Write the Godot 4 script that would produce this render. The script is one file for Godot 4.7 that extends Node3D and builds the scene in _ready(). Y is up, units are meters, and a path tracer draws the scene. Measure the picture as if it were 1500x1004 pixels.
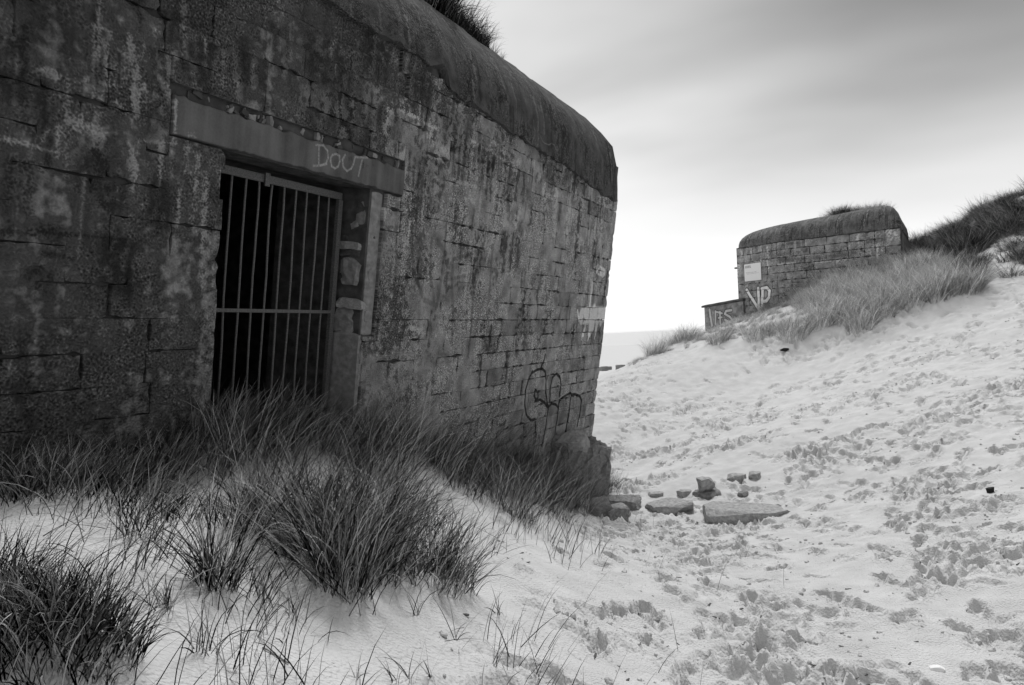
extends Node3D
# Dune valley between two wartime bunkers: a tipped one close by on one side, another on the far dune. Black-and-white picture, so all base colours are greys.

const DUNE_POINTS := [
	-4.422, -1.323, -0.995, -3.477, -3.086, -1.514, -3.005, -3.967, -0.217, -2.539, -4.852, 0.601, -2.084, -5.743, 1.029, -1.651, -6.645, 1.245, -1.246, -7.561, -4.794, -0.82, -8.467, 0.386,
	-0.387, -9.369, 1.116, 0.039, -10.274, 5.213, 0.458, -11.184, 5.638, 0.884, -12.089, -0.084, 1.318, -12.991, -0.754, 1.765, -13.885, -2.792, -0.656, -2.391, 2.515, -1.287, -3.092, -3.394,
	-1.94, -3.793, -1.731, -1.345, -1.993, -0.432, -1.791, -2.694, 6.62, -0.458, -3.59, 3.954, -0.213, -2.889, -3.305, -0.014, -6.487, -6.183, -0.471, -6.789, 10.812, 0.63, -7.283, -3.583,
	0.882, -3.884, -5.743, 1.661, -3.884, 2.588, 2.719, -3.784, -0.178, 1.377, -5.883, 0.904, 3.038, -5.683, -0.174, 3.758, -5.184, 1.132, 3.376, -9.978, -4.46, 1.279, -10.779, -1.392,
	2.453, -10.279, 4.794, 0.886, -10.579, -11.32, 4.409, -8.182, 1.184, 5.092, -6.984, -0.169, 2.321, -12.179, 1.808, 4.454, -12.983, 1.535, 5.967, -10.985, 0.043, 7.336, -9.988, 0.391,
	2.453, -16.983, 0.69, 6.409, -18.487, -1.749, 8.2, -14.99, 0.383, 10.337, -13.994, -0.243, 2.879, -20.989, 0.201, 5.212, -20.992, 1.303, 8.183, -20.495, -0.408, 9.748, -19.497, -0.712,
	12.435, -18.504, 0.763, 13.748, -18.507, -0.851, 4.523, -23.992, 0.295, 3.575, -25.988, -0.618, 7.256, -24.999, 1.15, 8.176, -24, -1.593, 10.174, -22.506, 1.11, 12.576, -22.312, 1.092,
	13.818, -20.511, 0.324, 17.705, -27.022, -3.263, 20.221, -27.036, 3.13, 15.734, -22.015, -0.665, 0, 0, -0.775, 0, 5, -0.186, -5, 5, 0.475, 8, 5, -0.215,
	15, 0, 0.127, 20, -10, 0.011, 30, -20, -0.186, 30, 8, 0.011, 4, -33, -0.412, 9, -38, -0.691, 18, -36, 0.162, 30, -35, -0.22,
	-8, -14, -0.17, -9, -24, 0.153, 0, -32, 0.002, -15, 0, -0.031, -15, -34, 0.097, 12, -31, 1.219]
const DUNE_PLANE := [2.5884, 0.7724, 1.1475]
const WALL_MARKS := [
	[3, 0.115, 1, 0.1, [-9.06, 4.14, -6.44, 4.5]],
	[0, 0.32, 0.9, 0.102, [-9.31, 3.95, -9.3, 3.74]],
	[0, 0.32, 0.9, 0.048, [-9.12, 4.05, -9.11, 3.8]],
	[0, 0.32, 0.9, 0.032, [-9.04, 4.37, -9.03, 4.12]],
	[0, 0.32, 0.9, 0.055, [-9.77, 4.01, -9.77, 3.85]],
	[0, 0.32, 0.9, 0.042, [-10.05, 3.89, -9.75, 3.87]],
	[0, 0.32, 0.9, 0.087, [-9.7, 4.08, -9.52, 4.04]],
	[0, 0.32, 0.9, 0.047, [-9.64, 4.11, -9.7, 4.02]],
	[0, 0.32, 0.9, 0.04, [-9.63, 4.34, -9.39, 4.36]],
	[0, 0.32, 0.9, 0.078, [-9.54, 4.59, -9.49, 4.41]],
	[0, 0.32, 0.9, 0.152, [-9.37, 4.61, -9.3, 4.29]],
	[0, 0.32, 0.9, 0.092, [-9.88, 4.31, -9.73, 4.29]],
	[0, 0.32, 0.9, 0.05, [-9.44, 4.26, -9.37, 4.21]],
	[0, 0.32, 0.9, 0.088, [-8.92, 4.17, -8.92, 3.93]],
	[0, 0.32, 0.9, 0.09, [-8.83, 4.05, -8.84, 3.56]],
	[0, 0.32, 0.9, 0.08, [-8.76, 3.91, -8.74, 3.13]],
	[0, 0.32, 0.9, 0.043, [-9.27, 4.06, -9, 4.1]],
	[0, 0.32, 0.9, 0.036, [-9.83, 3.99, -9.86, 3.91]],
	[0, 0.32, 0.9, 0.08, [-8.66, 4.81, -8.66, 4.57]],
	[0, 0.32, 0.9, 0.117, [-8.57, 4.86, -8.51, 4.56]],
	[0, 0.32, 0.9, 0.044, [-8.83, 4.85, -8.8, 4.62]],
	[0, 0.32, 0.9, 0.059, [-8.4, 4.85, -8.41, 4.69]],
	[0, 0.52, 0.92, 0.164, [-6.71, 4.92, -6.91, 4.61]],
	[0, 0.52, 0.92, 0.125, [-6.56, 4.99, -6.58, 4.78]],
	[0, 0.52, 0.92, 0.065, [-6.27, 5.13, -6.28, 4.86]],
	[0, 0.52, 0.92, 0.059, [-6.44, 4.97, -5.94, 4.94]],
	[0, 0.52, 0.92, 0.102, [-6.03, 4.85, -5.89, 4.65]],
	[0, 0.52, 0.92, 0.09, [-5.81, 4.77, -5.41, 4.75]],
	[0, 0.52, 0.92, 0.076, [-5.53, 4.49, -4.99, 4.48]],
	[0, 0.52, 0.92, 0.055, [-5.24, 4.31, -5.29, 4.05]],
	[0, 0.52, 0.92, 0.075, [-5.15, 4.34, -5.03, 4.28]],
	[0, 0.52, 0.92, 0.08, [-4.4, 4.59, -4.52, 4.01]],
	[0, 0.52, 0.92, 0.059, [-4.45, 4.1, -4.67, 3.46]],
	[0, 0.52, 0.92, 0.045, [-5.57, 4, -5.55, 3.75]],
	[0, 0.52, 0.92, 0.164, [-4.28, 4.91, -4.25, 4.13]],
	[0, 0.52, 0.92, 0.124, [-4.01, 5.01, -4.08, 4.42]],
	[0, 0.52, 0.92, 0.075, [-4.86, 4.84, -5.01, 4.59]],
	[0, 0.52, 0.92, 0.06, [-5.24, 4.99, -4.38, 4.93]],
	[0, 0.52, 0.92, 0.148, [-3.67, 4.85, -3.93, 4.17]],
	[0, 0.52, 0.92, 0.207, [-3.13, 4.74, -2.97, 4.29]],
	[0, 0.52, 0.92, 0.19, [-2.72, 4.77, -2.65, 4.17]],
	[0, 0.52, 0.92, 0.197, [-2.2, 4.8, -2.17, 4.17]],
	[0, 0.52, 0.92, 0.152, [-1.79, 4.87, -1.87, 3.87]],
	[0, 0.52, 0.92, 0.076, [-3.07, 4.72, -1.84, 4.84]],
	[0, 0.52, 0.92, 0.065, [-3.61, 4.11, -3.63, 4]],
	[0, 0.52, 0.92, 0.048, [-2.53, 4.03, -2.53, 3.8]],
	[0, 0.52, 0.92, 0.08, [-1.32, 5.17, -1.22, 4.16]],
	[0, 0.52, 0.92, 0.277, [-0.72, 5.04, -0.7, 4.21]],
	[0, 0.52, 0.92, 0.082, [-1, 4.64, -0.96, 3.71]],
	[0, 0.52, 0.92, 0.197, [-0.56, 3.98, -0.58, 3.12]],
	[0, 0.52, 0.92, 0.134, [-1.1, 3.76, -1.17, 3.23]],
	[0, 0.52, 0.92, 0.137, [-0.89, 3.71, -0.91, 3.12]],
	[0, 0.52, 0.92, 0.107, [-1.21, 3.34, -1.23, 2.88]],
	[0, 0.52, 0.92, 0.116, [-3.04, 2.57, -3.04, 2.37]],
	[0, 0.52, 0.92, 0.095, [-2.79, 2.51, -2.79, 2.31]],
	[0, 0.52, 0.92, 0.101, [-2.1, 2.33, -2.07, 2.1]],
	[0, 0.52, 0.92, 0.119, [-1.53, 2.3, -1.56, 2.07]],
	[0, 0.52, 0.92, 0.109, [-1.03, 2.4, -1.07, 2.1]],
	[0, 0.52, 0.92, 0.049, [-6.28, 3.88, -6.29, 3.74]],
	[0, 0.52, 0.92, 0.031, [-6.69, 3.96, -6.7, 3.79]],
	[0, 0.52, 0.92, 0.092, [-6.91, 4.06, -6.86, 3.21]],
	[0, 0.52, 0.92, 0.126, [-6.13, 2.8, -5.59, 2.7]],
	[2, 0.85, 0.97, 0.304, [-1.158, 2.959, -0.106, 2.99]],
	[2, 0.85, 0.97, 0.268, [-0.623, 3.048, -0.645, 2.778]],
	[2, 0.85, 0.97, 0.107, [-1.025, 3.055, -1.002, 2.637]],
	[2, 0.85, 0.97, 0.122, [-0.695, 3.059, -0.703, 2.631]],
	[2, 0.85, 0.97, 0.124, [-0.347, 3.063, -0.414, 2.701]],
	[2, 0.85, 0.97, 0.101, [-0.093, 3.067, -0.197, 2.812]],
	[2, 0.85, 0.97, 0.036, [-0.972, 2.756, -1.043, 2.554]],
	[2, 0.85, 0.97, 0.036, [-0.688, 2.692, -0.739, 2.522]],
	[2, 0.85, 0.97, 0.037, [-0.393, 2.751, -0.439, 2.552]],
	[2, 0.85, 0.97, 0.046, [-1.402, 3.05, -1.292, 2.876]],
	[2, 0.85, 0.97, 0.173, [-0.641, 3.79, -0.344, 3.748]],
	[2, 0.85, 0.97, 0.072, [-0.838, 3.538, -0.847, 3.117]],
	[0, 0.012, 0.92, 0.084, [-9.97, 4.5, -9.96, 4.11]],
	[0, 0.012, 0.92, 0.067, [-9.99, 4.44, -9.98, 4.14]],
	[0, 0.012, 0.92, 0.092, [-9.58, 4.7, -9.56, 4.35]],
	[0, 0.012, 0.92, 0.115, [-9.34, 4.94, -9.3, 4.77]],
	[0, 0.012, 0.92, 0.038, [-9.43, 4.55, -9.42, 4.34]],
	[0, 0.014, 0.85, 0.068, [-9.13, 4.92, -9.14, 4.75]],
	[0, 0.014, 0.85, 0.068, [-9.08, 4.92, -9.09, 4.75]],
	[0, 0.014, 0.85, 0.069, [-9.03, 4.93, -9.04, 4.74]],
	[0, 0.014, 0.85, 0.117, [-8.94, 4.78, -8.95, 4.54]],
	[0, 0.014, 0.85, 0.119, [-8.85, 4.79, -8.86, 4.53]],
	[0, 0.014, 0.85, 0.121, [-8.77, 4.8, -8.78, 4.52]],
	[0, 0.012, 0.92, 0.061, [-10.04, 3.38, -9.84, 3.39]],
	[0, 0.012, 0.92, 0.039, [-9.84, 3.4, -9.32, 3.41]],
	[0, 0.012, 0.92, 0.064, [-9.82, 3.28, -9.66, 3.26]],
	[0, 0.012, 0.92, 0.07, [-9.32, 3.26, -9.28, 2.99]],
	[0, 0.014, 0.85, 0.088, [-9.85, 3.44, -9.85, 3.39]],
	[0, 0.014, 0.85, 0.089, [-9.8, 3.43, -9.8, 3.37]],
	[0, 0.014, 0.85, 0.09, [-9.75, 3.42, -9.75, 3.34]],
	[0, 0.012, 0.92, 0.045, [-9.68, 4.23, -9.69, 4.13]],
	[0, 0.014, 0.85, 0.056, [-10.09, 4.42, -10.1, 4.05]],
	[0, 0.014, 0.85, 0.056, [-10.05, 4.41, -10.07, 4.04]],
	[0, 0.014, 0.85, 0.056, [-10.02, 4.41, -10.04, 4.04]],
	[0, 0.012, 0.92, 0.105, [-9.87, 4.25, -9.82, 3.8]],
	[0, 0.014, 0.85, 0.134, [-9.59, 3.86, -9.6, 3.64]],
	[0, 0.014, 0.85, 0.137, [-9.5, 3.86, -9.51, 3.61]],
	[0, 0.014, 0.85, 0.139, [-9.42, 3.86, -9.43, 3.58]],
	[0, 0.014, 0.85, 0.092, [-10.02, 3.77, -10.03, 3.45]],
	[0, 0.014, 0.85, 0.093, [-9.96, 3.77, -9.98, 3.42]],
	[0, 0.014, 0.85, 0.094, [-9.91, 3.77, -9.93, 3.4]],
	[0, 0.014, 0.85, 0.095, [-9.89, 3.17, -9.9, 3.11]],
	[0, 0.014, 0.85, 0.097, [-9.83, 3.16, -9.84, 3.08]],
	[0, 0.014, 0.85, 0.098, [-9.78, 3.15, -9.78, 3.05]],
	[0, 0.014, 0.85, 0.122, [-9.45, 3.38, -9.46, 3.14]],
	[0, 0.014, 0.85, 0.124, [-9.37, 3.37, -9.38, 3.1]],
	[0, 0.014, 0.85, 0.126, [-9.29, 3.36, -9.3, 3.07]],
	[0, 0.014, 0.85, 0.082, [-9.15, 3.82, -9.16, 3.55]],
	[0, 0.014, 0.85, 0.083, [-9.09, 3.81, -9.1, 3.53]],
	[0, 0.014, 0.85, 0.084, [-9.04, 3.8, -9.04, 3.51]],
	[0, 0.014, 0.85, 0.178, [-7.53, 4.93, -7.53, 4.67]],
	[0, 0.014, 0.85, 0.183, [-7.36, 4.95, -7.36, 4.65]],
	[0, 0.014, 0.85, 0.187, [-7.19, 4.98, -7.19, 4.64]],
	[0, 0.014, 0.85, 0.215, [-7.49, 4.65, -7.49, 4.51]],
	[0, 0.014, 0.85, 0.222, [-7.28, 4.67, -7.28, 4.49]],
	[0, 0.014, 0.85, 0.229, [-7.08, 4.7, -7.07, 4.47]],
	[0, 0.014, 0.85, 0.111, [-6.38, 5.33, -6.38, 5.07]],
	[0, 0.014, 0.85, 0.113, [-6.26, 5.35, -6.25, 5.07]],
	[0, 0.014, 0.85, 0.114, [-6.14, 5.36, -6.14, 5.07]],
	[0, 0.014, 0.85, 0.179, [-5.77, 5.08, -5.78, 4.85]],
	[0, 0.014, 0.85, 0.184, [-5.56, 5.11, -5.55, 4.85]],
	[0, 0.014, 0.85, 0.189, [-5.35, 5.13, -5.34, 4.84]],
	[0, 0.014, 0.85, 0.082, [-5.02, 4.96, -5.01, 4.71]],
	[0, 0.014, 0.85, 0.083, [-4.91, 4.95, -4.9, 4.71]],
	[0, 0.014, 0.85, 0.084, [-4.81, 4.94, -4.8, 4.7]],
	[0, 0.014, 0.85, 0.151, [-7.1, 5.48, -7.1, 5.2]],
	[0, 0.014, 0.85, 0.154, [-6.95, 5.51, -6.95, 5.2]],
	[0, 0.014, 0.85, 0.157, [-6.8, 5.54, -6.8, 5.2]],
	[0, 0.014, 0.85, 0.181, [-7.81, 5.23, -7.82, 4.93]],
	[0, 0.014, 0.85, 0.186, [-7.65, 5.26, -7.65, 4.92]],
	[0, 0.014, 0.85, 0.191, [-7.49, 5.3, -7.49, 4.92]],
	[0, 0.014, 0.85, 0.08, [-8.21, 5.19, -8.21, 4.99]],
	[0, 0.014, 0.85, 0.081, [-8.14, 5.19, -8.14, 4.98]],
	[0, 0.014, 0.85, 0.081, [-8.07, 5.2, -8.08, 4.98]],
	[0, 0.014, 0.85, 0.092, [-5.58, 4.98, -5.57, 4.53]],
	[0, 0.014, 0.85, 0.093, [-5.46, 4.98, -5.45, 4.52]],
	[0, 0.014, 0.85, 0.095, [-5.35, 4.98, -5.35, 4.51]],
	[0, 0.014, 0.85, 0.099, [-4.93, 4.81, -4.92, 4.41]],
	[0, 0.014, 0.85, 0.101, [-4.8, 4.81, -4.79, 4.4]],
	[0, 0.014, 0.85, 0.102, [-4.68, 4.8, -4.66, 4.39]],
	[0, 0.014, 0.85, 0.145, [-6.12, 4.57, -6.12, 4.16]],
	[0, 0.014, 0.85, 0.148, [-5.95, 4.58, -5.95, 4.14]],
	[0, 0.014, 0.85, 0.151, [-5.79, 4.58, -5.78, 4.12]],
	[0, 0.014, 0.85, 0.084, [-6.38, 4.31, -6.38, 4.59]],
	[0, 0.014, 0.85, 0.085, [-6.28, 4.3, -6.29, 4.58]],
	[0, 0.014, 0.85, 0.086, [-6.2, 4.29, -6.2, 4.57]],
	[0, 0.014, 0.85, 0.16, [-4.24, 4.78, -4.24, 4.53]],
	[0, 0.014, 0.85, 0.163, [-4.01, 4.79, -4.01, 4.52]],
	[0, 0.014, 0.85, 0.167, [-3.8, 4.79, -3.78, 4.51]],
	[0, 0.014, 0.85, 0.095, [-3.56, 4.95, -3.55, 4.72]],
	[0, 0.014, 0.85, 0.096, [-3.42, 4.94, -3.41, 4.71]],
	[0, 0.014, 0.85, 0.097, [-3.28, 4.94, -3.27, 4.7]],
	[0, 0.014, 0.85, 0.209, [-2.39, 5.18, -2.39, 5.05]],
	[0, 0.014, 0.85, 0.216, [-2.03, 5.2, -2.02, 5.05]],
	[0, 0.014, 0.85, 0.222, [-1.68, 5.23, -1.67, 5.04]],
	[0, 0.012, 0.92, 0.171, [-1.76, 4.76, -1.75, 3.88]],
	[0, 0.012, 0.92, 0.213, [-3.42, 3.27, -3.49, 2.58]],
	[0, 0.012, 0.92, 0.239, [-4.89, 3.97, -4.94, 3.3]],
	[0, 0.014, 0.85, 0.144, [-4.2, 3.99, -4.19, 3.56]],
	[0, 0.014, 0.85, 0.147, [-3.99, 3.98, -3.98, 3.52]],
	[0, 0.014, 0.85, 0.15, [-3.8, 3.97, -3.78, 3.49]],
	[0, 0.012, 0.92, 0.138, [-0.13, 3.76, -0.19, 3.25]],
	[0, 0.012, 0.92, 0.168, [0.05, 2.75, -0.09, 2.24]],
	[0, 0.012, 0.92, 0.152, [-1.5, 2.76, -1.5, 2.3]],
	[0, 0.012, 0.92, 0.159, [-2.63, 2.88, -2.8, 2.57]],
	[0, 0.012, 0.92, 0.051, [-9.01, 4.78, -8.98, 4.54]],
	[0, 0.012, 0.92, 0.079, [-4.32, 2.79, -4.35, 2.43]],
	[0, 0.012, 0.92, 0.078, [-4.52, 2.39, -4.5, 1.99]],
	[0, 0.012, 0.92, 0.063, [-3.76, 2.4, -3.79, 2.02]],
	[1, 0.05, 0.5, 0.07, [-6.107, 3.756, -6.198, 3.617, -6.141, 3.39, -5.895, 3.104, -5.644, 3.049, -5.592, 3.424, -5.573, 3.657, -5.759, 3.777]],
	[1, 0.05, 0.5, 0.06, [-5.866, 3.781, -5.836, 3.409, -5.709, 3.109]],
	[1, 0.05, 0.5, 0.064, [-5.428, 3.827, -5.366, 3.278, -5.27, 2.878]],
	[1, 0.05, 0.5, 0.059, [-5.39, 3.595, -5.006, 3.691, -4.871, 3.3, -4.861, 2.877]],
	[1, 0.05, 0.5, 0.051, [-5.481, 3.352, -4.803, 3.472]],
	[1, 0.05, 0.5, 0.061, [-4.491, 3.84, -4.464, 3.142]],
	[1, 0.05, 0.5, 0.046, [-9.214, 3.109, -9.226, 2.879, -9.144, 2.738]],
	[1, 0.05, 0.5, 0.048, [-9.07, 3.209, -9.005, 2.975, -9.016, 2.735]],
	[1, 0.05, 0.5, 0.044, [-9.065, 3.115, -8.886, 3.22, -8.793, 3.078]],
	[1, 0.05, 0.5, 0.045, [-8.955, 3.024, -8.748, 2.828]],
	[1, 0.05, 0.5, 0.046, [-9.012, 2.662, -8.68, 2.685]],
	[1, 0.05, 0.5, 0.037, [-9.355, 2.653, -9.166, 2.692]],
	[1, 0.05, 0.5, 0.037, [-9.304, 2.56, -9.138, 2.62]],
	[2, 0.015, 0.97, 0.043, [-2.951, 2.118, -3.013, 2.024, -3.108, 1.836, -3.086, 1.613, -2.996, 1.454, -2.835, 1.359, -2.66, 1.348, -2.586, 1.081]],
	[2, 0.015, 0.97, 0.045, [-2.945, 2.093, -2.754, 2.13, -2.608, 2.134, -2.474, 2.074, -2.402, 1.952, -2.363, 1.741, -2.26, 1.573, -2.208, 1.488, -2.244, 1.122, -2.307, 0.866]],
	[2, 0.015, 0.97, 0.044, [-2.768, 1.817, -2.806, 1.733, -2.732, 1.662, -2.649, 1.679, -2.67, 1.77, -2.751, 1.816]],
	[2, 0.015, 0.97, 0.045, [-2.756, 1.64, -2.552, 1.643, -2.352, 1.57, -2.224, 1.477]],
	[2, 0.015, 0.97, 0.047, [-2.163, 1.563, -2.204, 1.805, -2.166, 1.961, -2.018, 2.016, -1.869, 1.952, -1.782, 1.795, -1.78, 1.604, -1.779, 1.467]],
	[2, 0.015, 0.97, 0.047, [-2.208, 1.488, -2.092, 1.534, -1.92, 1.496, -1.782, 1.426]],
	[2, 0.015, 0.97, 0.047, [-1.771, 1.439, -1.816, 1.087, -1.841, 0.788, -1.819, 0.619]],
	[2, 0.015, 0.97, 0.049, [-1.786, 1.495, -1.671, 1.579, -1.439, 1.626, -1.317, 1.628, -1.283, 1.582, -1.295, 1.356, -1.328, 1.075, -1.352, 0.678]],
	[2, 0.015, 0.97, 0.051, [-1.287, 1.597, -1.101, 1.593, -0.853, 1.525, -0.767, 1.442, -0.78, 1.266, -0.824, 1.005, -0.907, 0.751]],
	[2, 0.015, 0.97, 0.044, [-2.668, 2.137, -2.575, 2.246, -2.539, 2.346]],
	[2, 0.4, 0.6, 0.026, [-3.075, 2.053, -3.147, 1.84, -3.131, 1.618]],
	[2, 0.4, 0.6, 0.031, [-1.227, 1.648, -1.03, 1.609, -0.736, 1.528]],
	[2, 0.4, 0.6, 0.028, [-2.351, 1.948, -2.254, 1.599]],
	[2, 0.4, 0.6, 0.03, [-1.807, 1.579, -1.668, 1.62, -1.411, 1.657]],
	[2, 0.03, 0.8, 0.013, [-2.7, 3.015, -2.388, 3.032, -2.669, 2.886]],
	[1, 0.36, 0.7, 0.021, [-7.682, 4.38, -7.667, 4.232]],
	[1, 0.36, 0.7, 0.021, [-7.727, 4.202, -7.632, 4.225, -7.574, 4.247]],
	[1, 0.36, 0.7, 0.021, [-7.716, 4.379, -7.63, 4.395, -7.576, 4.362, -7.56, 4.302, -7.584, 4.248, -7.642, 4.223]],
	[1, 0.36, 0.7, 0.022, [-7.527, 4.281, -7.528, 4.312, -7.507, 4.34, -7.463, 4.358, -7.422, 4.349, -7.412, 4.304, -7.43, 4.254, -7.469, 4.23, -7.51, 4.242, -7.527, 4.281]],
	[1, 0.36, 0.7, 0.022, [-7.348, 4.376, -7.38, 4.325, -7.362, 4.264, -7.31, 4.238, -7.259, 4.269, -7.231, 4.319, -7.216, 4.378]],
	[1, 0.36, 0.7, 0.023, [-7.216, 4.383, -7.047, 4.411]],
	[1, 0.36, 0.7, 0.023, [-7.114, 4.388, -7.134, 4.309, -7.152, 4.223]],
	[1, 0.3, 0.5, 0.012, [-6.483, 4.142, -6.372, 4.16, -6.309, 4.124, -6.359, 4.07, -6.473, 4.065, -6.497, 4.106]],
]
const TUFTS := [
	[-1.47, -1.93, 0.21, 0.08, 190, 0.1, 0],
	[-1.36, -1.93, 0.25, 0.09, 230, 0.1, 0],
	[-1.28, -1.99, 0.25, 0.08, 200, 0.15, 0],
	[-1.25, -2.07, 0.23, 0.05, 70, 0.2, 0.1],
	[-1.54, -2.09, 0.19, 0.07, 140, 0.1, 0],
	[-1.43, -2.13, 0.18, 0.07, 120, 0.1, 0],
	[-1.72, -2.25, 0.25, 0.07, 120, 0.2, 0.1],
	[-1.23, -2.73, 0.55, 0.05, 90, 0.1, 0.25],
	[-1.26, -3.49, 0.6, 0.12, 170, 0.1, 0.2],
	[-1.04, -3.33, 0.67, 0.1, 200, 0.05, 0.15],
	[-0.83, -3.11, 0.66, 0.09, 210, 0, 0.15],
	[-0.77, -3.47, 0.7, 0.1, 220, 0.15, 0.1],
	[-0.81, -4.05, 0.69, 0.11, 200, 0.25, 0.1],
	[-1.09, -3.91, 0.63, 0.14, 170, 0.1, 0.1],
	[-0.51, -3.65, 0.46, 0.11, 170, 0.35, 0.15],
	[-0.4, -3.85, 0.41, 0.09, 120, 0.5, 0.15],
	[-2.37, -5.19, 0.47, 0.13, 120, 0.6, 0.3],
	[-2.13, -5.23, 0.5, 0.16, 150, 0.6, 0.25],
	[-1.89, -5.61, 0.56, 0.17, 170, 0.6, 0.3],
	[-1.84, -6.53, 0.46, 0.13, 100, 0.3, 0.1],
	[-1.79, -4.77, 0.57, 0.19, 160, 0.4, 0.25],
	[-2.55, -3.43, 0.29, 0.12, 150, 0.3, 0.12],
	[-2.26, -3.29, 0.28, 0.12, 160, 0.3, 0.12],
	[-2.26, -3.57, 0.29, 0.11, 140, 0.3, 0.15],
	[-2.19, -3.79, 0.3, 0.11, 130, 0.35, 0.2],
	[-2.23, -4.29, 0.32, 0.12, 130, 0.3, 0.2],
	[-2.88, -4.11, 0.23, 0.12, 110, 0.3, 0.15],
	[-2.74, -4.29, 0.24, 0.13, 110, 0.3, 0.15],
	[-1.11, -5.71, 0.74, 0.17, 150, 0.4, 0.35],
	[-0.88, -6.35, 0.86, 0.19, 170, 0.45, 0.3],
	[-0.7, -8.97, 1.17, 0.27, 180, 0.4, 0.25],
	[-0.3, -9.91, 1.09, 0.28, 150, 0.3, 0.2],
	[-1.18, -10.09, 1.11, 0.3, 140, 0.4, 0.3],
	[-1.57, -9.13, 0.91, 0.27, 130, 0.4, 0.35],
	[-0.88, -15.44, 1.39, 0.4, 130, 0.3, 0.25],
	[-0.08, -6.39, 0.7, 0.15, 130, 0.35, 0.3],
	[0.24, -7.42, 0.82, 0.19, 150, 0.35, 0.35],
	[0.62, -8.82, 0.84, 0.18, 110, 0.2, 0.35],
	[0.2, -10, 0.95, 0.26, 140, 0.2, 0.3],
	[-1.64, -2.93, 0.35, 0.04, 22, 0.1, 0.2],
	[-1.74, -3.39, 0.31, 0.05, 20, 0.2, 0.25],
	[-1.08, -2.81, 0.31, 0.03, 16, 0.2, 0.25],
	[-1.28, -2.41, 0.27, 0.03, 16, 0.1, 0.2],
	[-1.08, -2.29, 0.28, 0.03, 14, 0.3, 0.2],
	[-1.03, -5.15, 0.36, 0.1, 40, 0.4, 0.4],
	[-1.44, -3.43, 0.45, 0.06, 34, 0.1, 0.25],
	[-0.93, -2.75, 0.22, 0.03, 12, 0.2, 0.3],
	[-0.62, -2.45, 0.18, 0.01, 6, 0.1, 0.2],
	[-0.5, -2.57, 0.18, 0.02, 8, -0.1, 0.15],
	[-0.45, -2.63, 0.25, 0.02, 9, 0.1, 0.15],
	[-0.39, -2.71, 0.2, 0.01, 7, 0.1, 0.2],
	[-0.33, -3.19, 0.26, 0.01, 5, 0.1, 0.3],
	[-0.51, -3.25, 0.26, 0.02, 8, 0.1, 0.3],
	[-0.13, -3.73, 0.19, 0.03, 10, -0.2, 0.35],
	[-0.79, -3.03, 0.18, 0.02, 8, 0.1, 0.3],
]
const FAR_TUFTS := [[4.95, -23.71, 0.81], [5.86, -25.02, 0.65], [6.29, -24.7, 0.79], [6.73, -22.32, 0.67], [7.75, -21.56, 0.56], [8.52, -20.56, 1.07], [9.35, -20.54, 1.19], [9.91, -19.36, 1.63], [10.7, -19.42, 1.55], [11.37, -19.22, 1.46], [11.86, -18.92, 1.25], [12.44, -18.72, 1.12], [8.22, -21.36, 0.6], [9.82, -20.22, 1.42]]
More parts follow.
